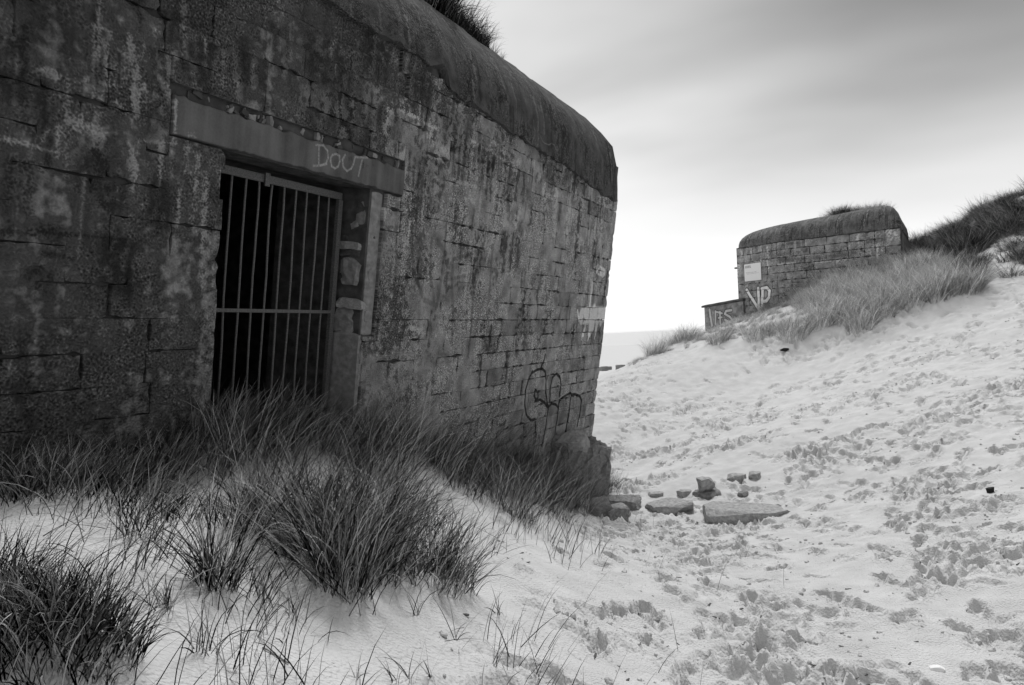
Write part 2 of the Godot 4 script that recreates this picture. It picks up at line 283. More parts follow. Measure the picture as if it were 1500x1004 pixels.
const FAR_MARKS := [
	[2, 0.03, 0.95, 0.192, [0.42, 1.42, 0.66, 1.05, 0.98, 0.58]],
	[2, 0.03, 0.95, 0.192, [0.97, 1.44, 0.97, 1.03, 0.95, 0.62]],
	[2, 0.03, 0.95, 0.192, [1.17, 1.4, 1.13, 0.98, 1.1, 0.56]],
	[2, 0.03, 0.95, 0.192, [1.14, 1.41, 1.37, 1.43, 1.48, 1.3, 1.45, 1.05, 1.32, 0.92, 1.19, 0.92]],
	[2, 0.85, 0.98, 0.122, [0.42, 1.42, 0.66, 1.05, 0.98, 0.58]],
	[2, 0.85, 0.98, 0.122, [0.97, 1.44, 0.97, 1.03, 0.95, 0.62]],
	[2, 0.85, 0.98, 0.122, [1.17, 1.4, 1.13, 0.98, 1.1, 0.56]],
	[2, 0.85, 0.98, 0.122, [1.14, 1.41, 1.37, 1.43, 1.48, 1.3, 1.45, 1.05, 1.32, 0.92, 1.19, 0.92]],
	[1, 0.04, 0.8, 0.039, [2.09, 1.06, 1.84, 0.97]],
	[0, 0.7, 0.95, 0.062, [0.7, 2.89, 0.75, 2.56]],
	[0, 0.7, 0.95, 0.062, [1.25, 3.25, 1.38, 3.06]],
	[0, 0.7, 0.95, 0.094, [1.17, 3.03, 1.15, 2.46]],
	[0, 0.7, 0.95, 0.094, [1.45, 3.16, 1.48, 2.65]],
	[0, 0.7, 0.95, 0.094, [0.23, 2.98, 0.26, 2.74]],
	[0, 0.7, 0.95, 0.125, [1.49, 2.53, 1.48, 2.13]],
	[0, 0.7, 0.95, 0.062, [1.07, 3.1, 1.09, 2.81]],
	[0, 0.7, 0.95, 0.125, [0.09, 2.41, 0.06, 2.17]],
	[0, 0.7, 0.95, 0.062, [2.2, 3, 2.21, 2.84]],
	[0, 0.7, 0.95, 0.078, [2.55, 3.13, 2.51, 2.14]],
	[0, 0.7, 0.95, 0.062, [1.95, 3.15, 1.92, 2.76]],
	[0, 0.7, 0.95, 0.05, [1.95, 3.06, 2.91, 3.07]],
	[0, 0.7, 0.95, 0.094, [2.76, 3.05, 2.76, 2.88]],
	[0, 0.7, 0.95, 0.094, [2.91, 3.03, 2.9, 2.81]],
	[0, 0.7, 0.95, 0.031, [1.88, 2.54, 3.4, 2.45]],
	[0, 0.7, 0.95, 0.125, [4.62, 2.97, 4.64, 2.76]],
	[0, 0.7, 0.95, 0.047, [1.97, 3.26, 1.98, 3.14]],
	[0, 0.7, 0.95, 0.062, [3.16, 2.18, 3.74, 2.18]],
	[0, 0.7, 0.95, 0.094, [3.89, 2.16, 4.23, 2.18]],
	[0, 0.7, 0.95, 0.094, [1.87, 2.26, 2.46, 2.25]],
	[0, 0.7, 0.95, 0.094, [5.19, 3.11, 5.15, 2.75]],
	[0, 0.7, 0.95, 0.094, [5.1, 2.55, 5.41, 2.36]],
	[0, 0.7, 0.95, 0.125, [5.26, 2.58, 5.22, 2.17]],
	[0, 0.7, 0.95, 0.187, [5.57, 3.01, 5.58, 2.7]],
	[0, 0.7, 0.95, 0.125, [5.79, 2.93, 5.94, 2.61]],
	[0, 0.7, 0.95, 0.094, [5, 2.41, 5.04, 2.19]],
	[0, 0.7, 0.95, 0.125, [5.66, 3.05, 5.67, 2.69]],
	[0, 0.05, 0.65, 0.208, [0.46, 3.13, 1.03, 3.08]],
	[0, 0.05, 0.65, 0.208, [1.64, 2.79, 1.64, 2.23]],
	[0, 0.05, 0.65, 0.156, [2.12, 2.96, 2.86, 2.95]],
	[0, 0.05, 0.65, 0.182, [2, 2.64, 2.32, 2.63]],
	[0, 0.05, 0.65, 0.182, [2.48, 2.64, 2.95, 2.64]],
	[0, 0.05, 0.65, 0.156, [1.99, 2.39, 3.35, 2.35]],
	[0, 0.05, 0.65, 0.26, [3.9, 2.37, 4.38, 2.37]],
	[0, 0.05, 0.65, 0.078, [2.82, 2, 3.18, 2.07]],
	[0, 0.05, 0.65, 0.078, [2.71, 1.79, 2.8, 1.45]],
	[0, 0.05, 0.65, 0.078, [3.12, 1.75, 3.2, 1.36]],
	[0, 0.05, 0.65, 0.065, [2.38, 1.54, 3.71, 1.48]],
	[0, 0.05, 0.65, 0.078, [1.71, 1.09, 2.26, 1.22]],
	[0, 0.05, 0.65, 0.26, [5.3, 2.89, 5.47, 2.71]],
	[0, 0.05, 0.65, 0.26, [4.88, 2.89, 5.06, 2.76]],
]
const ANNEX_MARKS := [
	[2, 0.03, 0.9, 0.19, [0.32, 0.76, 0.36, 0.46, 0.43, 0.09]],
	[2, 0.03, 0.9, 0.168, [0.68, 0.67, 0.65, 0.13]],
	[2, 0.03, 0.9, 0.162, [0.95, 0.64, 0.94, 0.17]],
	[2, 0.03, 0.9, 0.151, [0.72, 0.65, 1.07, 0.57]],
	[2, 0.03, 0.9, 0.14, [0.84, 0.39, 1.06, 0.41]],
	[2, 0.03, 0.9, 0.168, [1.63, 0.67, 1.32, 0.65, 1.23, 0.54, 1.51, 0.41, 1.67, 0.26, 1.53, 0.16, 1.23, 0.3]],
	[2, 0.55, 0.9, 0.123, [0.32, 0.76, 0.36, 0.46, 0.43, 0.09]],
	[2, 0.55, 0.9, 0.101, [0.68, 0.67, 0.65, 0.13]],
	[2, 0.55, 0.9, 0.095, [0.95, 0.64, 0.94, 0.17]],
	[2, 0.55, 0.9, 0.084, [0.72, 0.65, 1.07, 0.57]],
	[2, 0.55, 0.9, 0.073, [0.84, 0.39, 1.06, 0.41]],
	[2, 0.55, 0.9, 0.101, [1.63, 0.67, 1.32, 0.65, 1.23, 0.54, 1.51, 0.41, 1.67, 0.26, 1.53, 0.16, 1.23, 0.3]],
]


# The near bunker has tipped towards the path: its own axes, x along the front wall, y up the wall, z out of the wall.
const ALONG := Vector3(0.46193, 0, -0.88692)
const TIPPED_UP := Vector3(0.14333, 0.98686, 0.07465)
const OUTWARD := Vector3(0.87526, -0.1616, 0.45586)
const CORNER := Vector3(1.33926, -2.6119, -12.97989)
# The wall paint covers this part of the wall, in metres.
const WALL_X0 := -11.8
const WALL_WIDE := 12.1
const WALL_Y0 := -0.4
const WALL_TALL := 6.1
const DOOR_X0 := -8.6
const DOOR_X1 := -6.9
const DOOR_TOP := 4.15

var rng := RandomNumberGenerator.new()
var taken := {}
var gx := PackedFloat32Array()
var gz := PackedFloat32Array()
var gh := PackedFloat32Array()
var press := PackedFloat32Array()
var coarse := PackedFloat32Array()
var wander := FastNoiseLite.new()
var lumps := FastNoiseLite.new()
var M := {}
var blade_tilt := 0.0
var stamp0 := 0


func _ready() -> void:
	rng.seed = 7
	stamp0 = Time.get_ticks_msec()
	camera_and_light()
	wander.seed = 3
	wander.frequency = 1.0
	wander.fractal_octaves = 3
	lumps.seed = 11
	lumps.frequency = 1.0
	lumps.fractal_octaves = 2
	materials()
	note("materials")
	dunes()
	note("dunes")
	sea()
	near_bunker()
	note("near bunker")
	far_bunker()
	note("far bunker")
	debris()
	note("debris")
	near_grass()
	note("near grass")
	far_grass()
	note("far grass")


func note(what: String) -> void:
	print(what, " ", Time.get_ticks_msec() - stamp0, " ms")


# ---------------------------------------------------------------- camera, sky, sun
func camera_and_light() -> void:
	var cam := Camera3D.new()
	cam.name = "camera"
	cam.fov = 53.3
	cam.near = 0.05
	cam.far = 9000.0
	cam.rotation_degrees = Vector3(-0.45, 0, -2.7)
	add_child(cam)
	cam.current = true

	var env := Environment.new()
	env.tonemap_mode = Environment.TONE_MAPPER_LINEAR
	env.tonemap_exposure = 1.92
	env.background_mode = Environment.BG_SKY
	env.sdfgi_enabled = true
	env.ssao_enabled = true
	env.ssil_enabled = true
	var sky := Sky.new()
	var pano := PanoramaSkyMaterial.new()
	pano.panorama = overcast()
	sky.sky_material = pano
	env.sky = sky
	var around := WorldEnvironment.new()
	around.name = "daylight"
	around.environment = env
	add_child(around)

	var sun := DirectionalLight3D.new()
	sun.name = "veiled_sun"
	sun.light_energy = 0.5
	sun.light_angular_distance = 13.0
	sun.light_color = Color(1, 1, 1)
	sun.shadow_enabled = true
	add_child(sun)
	sun.look_at_from_position(Vector3(1.6, 12.0, -6.4), Vector3.ZERO)


func overcast() -> ImageTexture:
	# Stratus: brightest low down over the sea, heavier higher up, with long soft banks.
	var w := 1024
	var h := 512
	var banks := FastNoiseLite.new()
	banks.seed = 21
	banks.frequency = 1.0
	banks.fractal_octaves = 4
	banks.fractal_gain = 0.45
	var px := PackedFloat32Array()
	px.resize(w * h * 3)
	for j in h:
		var alt := 90.0 - (j + 0.5) / h * 180.0
		var ar := deg_to_rad(alt)
		for i in w:
			var az := (i + 0.5) / w * TAU
			var v := 0.42
			if alt > -1.0:
				var d := Vector3(sin(az) * cos(ar), maxf(sin(ar), 0.0), -cos(az) * cos(ar))
				# the cloud deck seen from below: far cloud is drawn out along the horizon
				var k := 1.0 / (d.y + 0.22)
				var p := Vector3(d.x * k * 0.75 + d.z * k * 0.45, d.z * k * 1.1 - d.x * k * 0.5, 0.0)
				var n := banks.get_noise_3d(p.x * 0.55 + 2.2, p.y * 0.9 + 1.3, 0.0)
				var n2 := banks.get_noise_3d(p.x * 1.7 + 9.0, p.y * 2.6, 4.0)
				var body := lerpf(0.53, 0.305, smoothstep(1.0, 32.0, alt))
				body *= 1.0 + 0.10 * cos(az + 0.6)
				var thick := smoothstep(3.0, 20.0, alt)
				v = body * (1.0 + thick * (0.32 * n + 0.16 * n2))
				v *= 1.0 - 0.68 * smoothstep(3.0, 24.0, alt) * smoothstep(0.05, 0.62, sin(az))
			var o := (j * w + i) * 3
			px[o] = v
			px[o + 1] = v
			px[o + 2] = v
	return ImageTexture.create_from_image(Image.create_from_data(w, h, false, Image.FORMAT_RGBF, px.to_byte_array()))


# ---------------------------------------------------------------- small helpers
func numbered(called: String) -> String:
	var n: int = taken.get(called, 0)
	taken[called] = n + 1
	return called if n == 0 else "%s_%03d" % [called, n]


func tag(o: Node, label: String, category := "", group := "", kind := "") -> void:
	if label:
		o.set_meta("label", label)
	if category:
		o.set_meta("category", category)
	if group:
		o.set_meta("group", group)
	if kind:
		o.set_meta("kind", kind)


func thing(called: String, label: String, category: String, where := Transform3D(), group := "") -> Node3D:
	var o := Node3D.new()
	o.name = numbered(called)
	o.transform = where
	add_child(o)
	tag(o, label, category, group)
	return o


func put(mesh: Mesh, called: String, mat: Material, parent: Node = null, where := Transform3D()) -> MeshInstance3D:
	var o := MeshInstance3D.new()
	o.name = called if parent else numbered(called)
	o.mesh = mesh
	o.material_override = mat
	o.transform = where
	(parent if parent else self).add_child(o, true)
	return o


# Indexed triangles, clockwise fronts; normals averaged where vertices are shared.
func solid(v: PackedVector3Array, f: PackedInt32Array, uv := PackedVector2Array(), col := PackedColorArray()) -> ArrayMesh:
	var n := PackedVector3Array()
	n.resize(v.size())
	for k in range(0, f.size(), 3):
		var a := v[f[k]]
		var c := (v[f[k + 2]] - a).cross(v[f[k + 1]] - a)
		n[f[k]] += c
		n[f[k + 1]] += c
		n[f[k + 2]] += c
	for k in n.size():
		n[k] = n[k].normalized()
	var arr := []
	arr.resize(Mesh.ARRAY_MAX)
	arr[Mesh.ARRAY_VERTEX] = v
	arr[Mesh.ARRAY_NORMAL] = n
	arr[Mesh.ARRAY_INDEX] = f
	if uv.size():
		arr[Mesh.ARRAY_TEX_UV] = uv
	if col.size():
		arr[Mesh.ARRAY_COLOR] = col
	var m := ArrayMesh.new()
	m.add_surface_from_arrays(Mesh.PRIMITIVE_TRIANGLES, arr)
	return m


# Appends a quad a b c d given clockwise as seen from its front.
func quad(v: PackedVector3Array, f: PackedInt32Array, a: Vector3, b: Vector3, c: Vector3, d: Vector3) -> void:
	var s := v.size()
	v.append_array([a, b, c, d])
	f.append_array([s, s + 1, s + 2, s, s + 2, s + 3])


func box_mesh(lo: Vector3, hi: Vector3) -> ArrayMesh:
	var v := PackedVector3Array()
	var f := PackedInt32Array()
	var p := func(i: int) -> Vector3: return Vector3(hi.x if i & 1 else lo.x, hi.y if i & 2 else lo.y, hi.z if i & 4 else lo.z)
	for q in [[4, 6, 7, 5], [1, 3, 2, 0], [5, 7, 3, 1], [0, 2, 6, 4], [6, 2, 3, 7], [0, 4, 5, 1]]:
		quad(v, f, p.call(q[0]), p.call(q[1]), p.call(q[2]), p.call(q[3]))
	return solid(v, f)


# A rough lump: a box of n cells a side, pulled in at its edges and worn by noise; flat faces stay roughly flat.
func rough_box(size: Vector3, n: int, wear: float, salt: float, taper := 0.0, round_off := 0.12) -> ArrayMesh:
	var v := PackedVector3Array()
	var f := PackedInt32Array()
	var axes := [[0, 1, 2], [1, 2, 0], [2, 0, 1]]
	for ax in axes:
		for side in [-1.0, 1.0]:
			var base := v.size()
			for j in n + 1:
				for i in n + 1:
					var q := Vector3()
					q[ax[0]] = side
					q[ax[1]] = -1.0 + 2.0 * i / n
					q[ax[2]] = -1.0 + 2.0 * j / n
					var r := q * lerpf(1.0, 1.0 / maxf(1.0, q.length() / 1.15), round_off * 4.0)
					var p := r * size * 0.5
					p.x *= 1.0 - taper * q.y * 0.5
					p.z *= 1.0 - taper * q.y * 0.3
					var k := p * (2.2 / maxf(size.y, 0.05)) * 0.35
					var e := Vector3(lumps.get_noise_3d(k.x + salt, k.y, k.z), lumps.get_noise_3d(k.x, k.y + salt, k.z + 7), lumps.get_noise_3d(k.x + 5, k.y, k.z - salt))
					var fine := Vector3(wander.get_noise_3d(p.x * 9 + salt, p.y * 9, p.z * 9), wander.get_noise_3d(p.x * 9, p.y * 9 + salt, p.z * 9), wander.get_noise_3d(p.x * 9, p.y * 9, p.z * 9 + salt))
					v.append(p + e * wear + fine * wear * 0.35)
			for j in n:
				for i in n:
					var a := base + j * (n + 1) + i
					if side > 0:
						f.append_array([a, a + n + 1, a + n + 2, a, a + n + 2, a + 1])
					else:
						f.append_array([a, a + n + 2, a + n + 1, a, a + 1, a + n + 2])
	return solid(v, f)


# A piece of broken concrete: a box with corners and edges knocked off along random planes; flat facets.
func broken_block(size: Vector3, cells: int, wear: float, salt: int, chips := 12) -> ArrayMesh:
	var r := RandomNumberGenerator.new()
	r.seed = salt
	var planes := []
	for k in chips:
		var n := Vector3(r.randf_range(-1, 1), r.randf_range(-0.7, 1), r.randf_range(-1, 1)).normalized()
		var support := (absf(n.x) * size.x + absf(n.y) * size.y + absf(n.z) * size.z) * 0.5
		planes.append([n, support * r.randf_range(0.55, 0.86)])
	var v := PackedVector3Array()
	var f := PackedInt32Array()
	for ax in [[0, 1, 2], [1, 2, 0], [2, 0, 1]]:
		for side in [-1.0, 1.0]:
			var net := []
			for j in cells + 1:
				for i in cells + 1:
					var q := Vector3()
					q[ax[0]] = side
					q[ax[1]] = -1.0 + 2.0 * i / cells
					q[ax[2]] = -1.0 + 2.0 * j / cells
					var p := q * size * 0.5
					for pl in planes:
						var over: float = p.dot(pl[0]) - pl[1]
						if over > 0.0:
							p -= pl[0] * over
					var k := p * 9.0 + Vector3.ONE * salt
					net.append(p + Vector3(lumps.get_noise_3dv(k), lumps.get_noise_3dv(k + Vector3(31, 0, 0)), lumps.get_noise_3dv(k + Vector3(0, 57, 0))) * wear)
			for j in cells:
				for i in cells:
					var a := j * (cells + 1) + i
					var four := [net[a], net[a + cells + 1], net[a + cells + 2], net[a + 1]]
					if side < 0:
						four.reverse()
					var s := v.size()
					v.append_array([four[0], four[1], four[2], four[0], four[2], four[3]])
					f.append_array([s, s + 1, s + 2, s + 3, s + 4, s + 5])
	return solid(v, f)


func tube(v: PackedVector3Array, f: PackedInt32Array, path: Array, radius: float, sides := 8) -> void:
	var base := v.size()
	for i in path.size():
		var p: Vector3 = path[i]
		var t: Vector3 = (path[mini(i + 1, path.size() - 1)] - path[maxi(i - 1, 0)]).normalized()
		var a := t.cross(Vector3(0.3, 0.1, 0.95)).normalized()
		var b := t.cross(a)
		for k in sides:
			var w := TAU * k / sides
			v.append(p + (a * cos(w) + b * sin(w)) * radius)
	for i in path.size() - 1:
		for k in sides:
			var s := base + i * sides + k
			var e := base + i * sides + (k + 1) % sides
			f.append_array([s, e, e + sides, s, e + sides, s + sides])


# ---------------------------------------------------------------- materials
func noise_bytes(w: int, h: int, frequency: float, octaves: int, salt: int, kind := FastNoiseLite.TYPE_SIMPLEX_SMOOTH) -> PackedByteArray:
	var n := FastNoiseLite.new()
	n.noise_type = kind
	n.seed = salt
	n.frequency = frequency
	n.fractal_octaves = octaves
	if octaves == 1:
		n.fractal_type = FastNoiseLite.FRACTAL_NONE
	if kind == FastNoiseLite.TYPE_CELLULAR:
		n.cellular_return_type = FastNoiseLite.RETURN_DISTANCE
	var im := n.get_image(w, h, false, false, true)
	im.convert(Image.FORMAT_L8)
	return im.get_data()


func stretched_bytes(w: int, h: int, small_h: int, frequency: float, salt: int) -> PackedByteArray:
	var n := FastNoiseLite.new()
	n.seed = salt
	n.frequency = frequency
	n.fractal_octaves = 4
	var im := n.get_image(w, small_h, false, false, true)
	im.convert(Image.FORMAT_L8)
	im.resize(w, h, Image.INTERPOLATE_CUBIC)
	return im.get_data()


func grey_noise(size: int, frequency: float, octaves: int, salt: int, dark: float, pale: float) -> NoiseTexture2D:
	var t := NoiseTexture2D.new()
	t.width = size
	t.height = size
	t.seamless = true
	var n := FastNoiseLite.new()
	n.seed = salt
	n.frequency = frequency
	n.fractal_octaves = octaves
	t.noise = n
	var g := Gradient.new()
	g.set_color(0, Color(dark, dark, dark).linear_to_srgb())
	g.set_color(1, Color(pale, pale, pale).linear_to_srgb())
	t.color_ramp = g
	return t


func relief_noise(size: int, frequency: float, octaves: int, salt: int, kind := FastNoiseLite.TYPE_SIMPLEX_SMOOTH) -> NoiseTexture2D:
	var t := NoiseTexture2D.new()
	t.width = size
	t.height = size
	t.seamless = true
	var n := FastNoiseLite.new()
	n.noise_type = kind
	n.seed = salt
	n.frequency = frequency
	n.fractal_octaves = octaves
	t.noise = n
	return t


func plain(called: String, grey: float, rough: float) -> StandardMaterial3D:
	var m := StandardMaterial3D.new()
	m.resource_name = called
	m.albedo_color = Color(grey, grey, grey).linear_to_srgb()
	m.roughness = rough
	m.metallic_specular = 0.3
	return m


func mottled(called: String, dark: float, pale: float, metres: float, rough: float, relief_cm: float, salt: int, frequency := 0.02) -> StandardMaterial3D:
	var m := plain(called, 1.0, rough)
	m.albedo_color = Color.WHITE
	m.albedo_texture = grey_noise(512, frequency, 6, salt, dark, pale)
	m.uv1_triplanar = true
	m.uv1_world_triplanar = true
	m.uv1_scale = Vector3.ONE / metres
	if relief_cm > 0.0:
		m.heightmap_enabled = true
		m.heightmap_texture = relief_noise(512, 0.05, 5, salt + 1)
		m.heightmap_scale = relief_cm
	return m


# Weathered cast blocks: rough aggregate, long runs of damp plus painted shade, then the marks measured on the wall. Returns [colour, relief].
func weathered(w: int, h: int, x0: float, y0: float, wide: float, tall: float, marks: Array, tone: float, salt: int, grime_shade: Callable) -> Array:
	var blot := noise_bytes(w, h, 0.006, 5, salt)
	var patch := noise_bytes(w, h, 0.018, 4, salt + 1)
	var grit := noise_bytes(w, h, 0.27, 2, salt + 2)
	var pebble := noise_bytes(w, h, 0.11, 1, salt + 3, FastNoiseLite.TYPE_CELLULAR)
	var ragged := noise_bytes(w, h, 0.055, 4, salt + 5)
	var runs := stretched_bytes(w, h, maxi(8, h / 14), 0.035, salt + 4)
	var tone_px := PackedFloat32Array()
	tone_px.resize(w * h)
	var relief := PackedByteArray()
	relief.resize(w * h)
	var column := PackedFloat32Array()
	for j in h:
		var y := y0 + tall * (1.0 - (j + 0.5) / h)
		var g_row: PackedFloat32Array = grime_shade.call(y)   # eight amounts of grime and painted shade along this height
		for i in w:
			var o := j * w + i
			var b := blot[o] / 255.0
			var p := patch[o] / 255.0
			var g := grit[o] / 255.0
			var r := runs[o] / 255.0
			var c := pebble[o] / 255.0
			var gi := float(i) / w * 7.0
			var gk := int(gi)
			var stain_shade := lerpf(g_row[gk], g_row[mini(gk + 1, 7)], gi - gk)
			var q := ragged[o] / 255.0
			var cover := clampf((b * 0.45 + r * 0.30 + p * 0.40 + q * 0.40 - 1.22 + stain_shade) * 4.5, 0.0, 1.0)
			var pale := clampf((r * 0.55 + p * 0.5 + q * 0.45 - 0.97) * 4.0, 0.0, 1.0) * (1.0 - cover * 0.6)
			# bare aggregate shows in some zones, others keep a smoother skin
			var bare := clampf((b - 0.30) * 2.6 + (q - 0.5) * 1.2, 0.15, 1.0)
			var t := tone * maxf(0.1, 1.0 + (g - 0.5) * 2.4 * bare) * (0.45 + 1.1 * p)
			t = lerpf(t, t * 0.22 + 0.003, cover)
			t = lerpf(t, 0.48, pale * 0.7 * (0.3 + 0.9 * g))
			if c < 0.28 and b > 0.42:
				t *= 1.0 + (0.28 - c) * 2.2
			if g > 0.66:
				t *= 1.0 + (g - 0.66) * 4.5 * bare
			if g < 0.34:
				t *= 1.0 - (0.34 - g) * 2.6 * bare
			tone_px[o] = t
			relief[o] = int(clampf(g * 0.38 + q * 0.34 + (1.0 - c) * 0.14 + p * 0.24, 0.0, 1.0) * 255.0)
	var all := marks.duplicate()
	if salt == 40:
		all.append_array(trickles())
	for m in all:
		draw_mark(tone_px, ragged, grit, patch, runs, w, h, x0, y0, wide, tall, m)
	var bytes := PackedByteArray()
	bytes.resize(w * h)
	for o in w * h:
		bytes[o] = int(clampf(pow(maxf(tone_px[o], 0.0), 1.0 / 2.2), 0.0, 1.0) * 255.0)
	return [ImageTexture.create_from_image(Image.create_from_data(w, h, false, Image.FORMAT_L8, bytes)), ImageTexture.create_from_image(Image.create_from_data(w, h, false, Image.FORMAT_L8, relief))]


# Lime and soot that have run down from the bed joints and from under the roof.
func trickles() -> Array:
	var out := []
	var r := RandomNumberGenerator.new()
	r.seed = 5
	for k in 330:
		var x := r.randf_range(-11.5, -0.05)
		var high: bool = r.randf() < 0.6
		var y := 2.67 + 0.222 * r.randi_range(4, 11) if high else 2.67 + 0.222 * r.randi_range(-4, 5)
		var fall := r.randf_range(0.08, 0.55)
		var lime: bool = r.randf() < (0.62 if x > -6.6 else 0.38)
		if not high and r.randf() < 0.5 or x > -9.1 and x < -6.4 and y - fall < 4.5 and y > 4.1:
			continue
		if lime:
			out.append([0, r.randf_range(0.28, 0.5) if x > -6.6 else r.randf_range(0.18, 0.34), r.randf_range(0.5, 0.9), r.randf_range(0.02, 0.075), [x, y, x + r.randfn(0.0, 0.012), y - fall]])
			if r.randf() < 0.35:
				out.append([0, 0.32, 0.7, 0.022, [x - r.randf_range(0.0, 0.25), y, x + r.randf_range(0.0, 0.3), y]])
		else:
			out.append([0, 0.022, r.randf_range(0.45, 0.8), r.randf_range(0.03, 0.20), [x, y, x + r.randfn(0.0, 0.012), y - fall]])
	return out


# Hairline cracks and lime runs in the poured roof.
func roof_marks() -> Array:
	var out := []
	var r := RandomNumberGenerator.new()
	r.seed = 8
	for k in 26:
		var x := r.randf_range(0.2, 5.8)
		var y := r.randf_range(0.3, 2.6)
		var pts := []
		var flat: bool = r.randf() < 0.5
		for j in 9:
			pts.append_array([x, y])
			x += r.randf_range(0.03, 0.14) if flat else r.randfn(0.0, 0.03)
			y += r.randfn(0.0, 0.025) if flat else -r.randf_range(0.03, 0.10)
		out.append([2 if k % 2 else 1, 0.015 if k % 3 else 0.34, 0.85, 0.010 if k % 3 else 0.016, pts])
	for k in 40:
		var x := r.randf_range(0.1, 5.9)
		var y := r.randf_range(0.2, 1.2)
		out.append([0, 0.32 if k % 3 == 0 else 0.02, 0.7, r.randf_range(0.03, 0.1), [x, y, x, y - r.randf_range(0.15, 0.6)]])
	return out


# One mark: kind 0 a ragged run or stain, 1 faded paint or chalk, 2 spray-can line.
func draw_mark(tone_px: PackedFloat32Array, ragged: PackedByteArray, grit: PackedByteArray, patch: PackedByteArray, runs: PackedByteArray, w: int, h: int, x0: float, y0: float, wide: float, tall: float, m: Array) -> void:
	var kind: int = m[0]
	var value: float = m[1]
	if kind == 3:
		# smooth cast face: even tone with only a little cloud and run-off
		for j in range(int((1.0 - (m[4][3] - y0) / tall) * h), int((1.0 - (m[4][1] - y0) / tall) * h)):
			for i in range(int((m[4][0] - x0) / wide * w), int((m[4][2] - x0) / wide * w)):
				var o := j * w + i
				tone_px[o] = value * (0.25 + 0.45 * patch[o] / 255.0 + 0.75 * runs[o] / 255.0 + 0.25 * grit[o] / 255.0)
		return
	var strength: float = m[2]
	var half: float = m[3] * 0.5
	var pts: Array = m[4]
	var reach := half * (2.6 if kind == 0 else 1.3) + 0.006
	for k in range(0, pts.size() - 2, 2):
		var a := Vector2(pts[k], pts[k + 1])
		var b := Vector2(pts[k + 2], pts[k + 3])
		var i0 := clampi(int((minf(a.x, b.x) - reach - x0) / wide * w), 0, w - 1)
		var i1 := clampi(int((maxf(a.x, b.x) + reach - x0) / wide * w), 0, w - 1)
		var j0 := clampi(int((1.0 - (maxf(a.y, b.y) + reach - y0) / tall) * h), 0, h - 1)
		var j1 := clampi(int((1.0 - (minf(a.y, b.y) - reach - y0) / tall) * h), 0, h - 1)
		var ab := b - a
		var l2 := maxf(ab.length_squared(), 1e-6)
		for j in range(j0, j1 + 1):
			for i in range(i0, i1 + 1):
				var q := Vector2(x0 + wide * (i + 0.5) / w, y0 + tall * (1.0 - (j + 0.5) / h))
				var s := clampf((q - a).dot(ab) / l2, 0.0, 1.0)
				var dist := (q - a - ab * s).length() / half
				var o := j * w + i
				var g := grit[o] / 255.0
				var p := patch[o] / 255.0
				var alpha := 0.0
				if kind == 0:
					# a run thins out downwards; its outline follows the pits and old trickles of the face
					var q2 := ragged[o] / 255.0
					dist += ((q2 - 0.5) * 3.4 + (runs[o] / 255.0 - 0.5) * 1.6 + (p - 0.5)) * clampf(half / 0.07, 0.35, 1.0) + s * 0.35
					alpha = clampf((1.0 - dist) * 1.1 + (g - 0.5) * 1.5, 0.0, 1.0)
					alpha *= 0.5 + 0.5 * clampf(g * 1.8 - 0.2, 0.0, 1.0)
				elif kind == 1:
					alpha = clampf((1.1 - dist) * 2.0, 0.0, 1.0) * clampf(0.35 + g * 0.9, 0.0, 1.0)
				else:
					alpha = clampf((1.15 - dist) * 3.0, 0.0, 1.0) * clampf(0.7 + g * 0.5, 0.0, 1.0)
				alpha *= strength
				if alpha > 0.0:
					# overlapping ends of the same mark must not add up
					var target := value * (0.75 + 0.5 * g)
					var now := tone_px[o]
					var next := lerpf(now, target, alpha)
					tone_px[o] = next


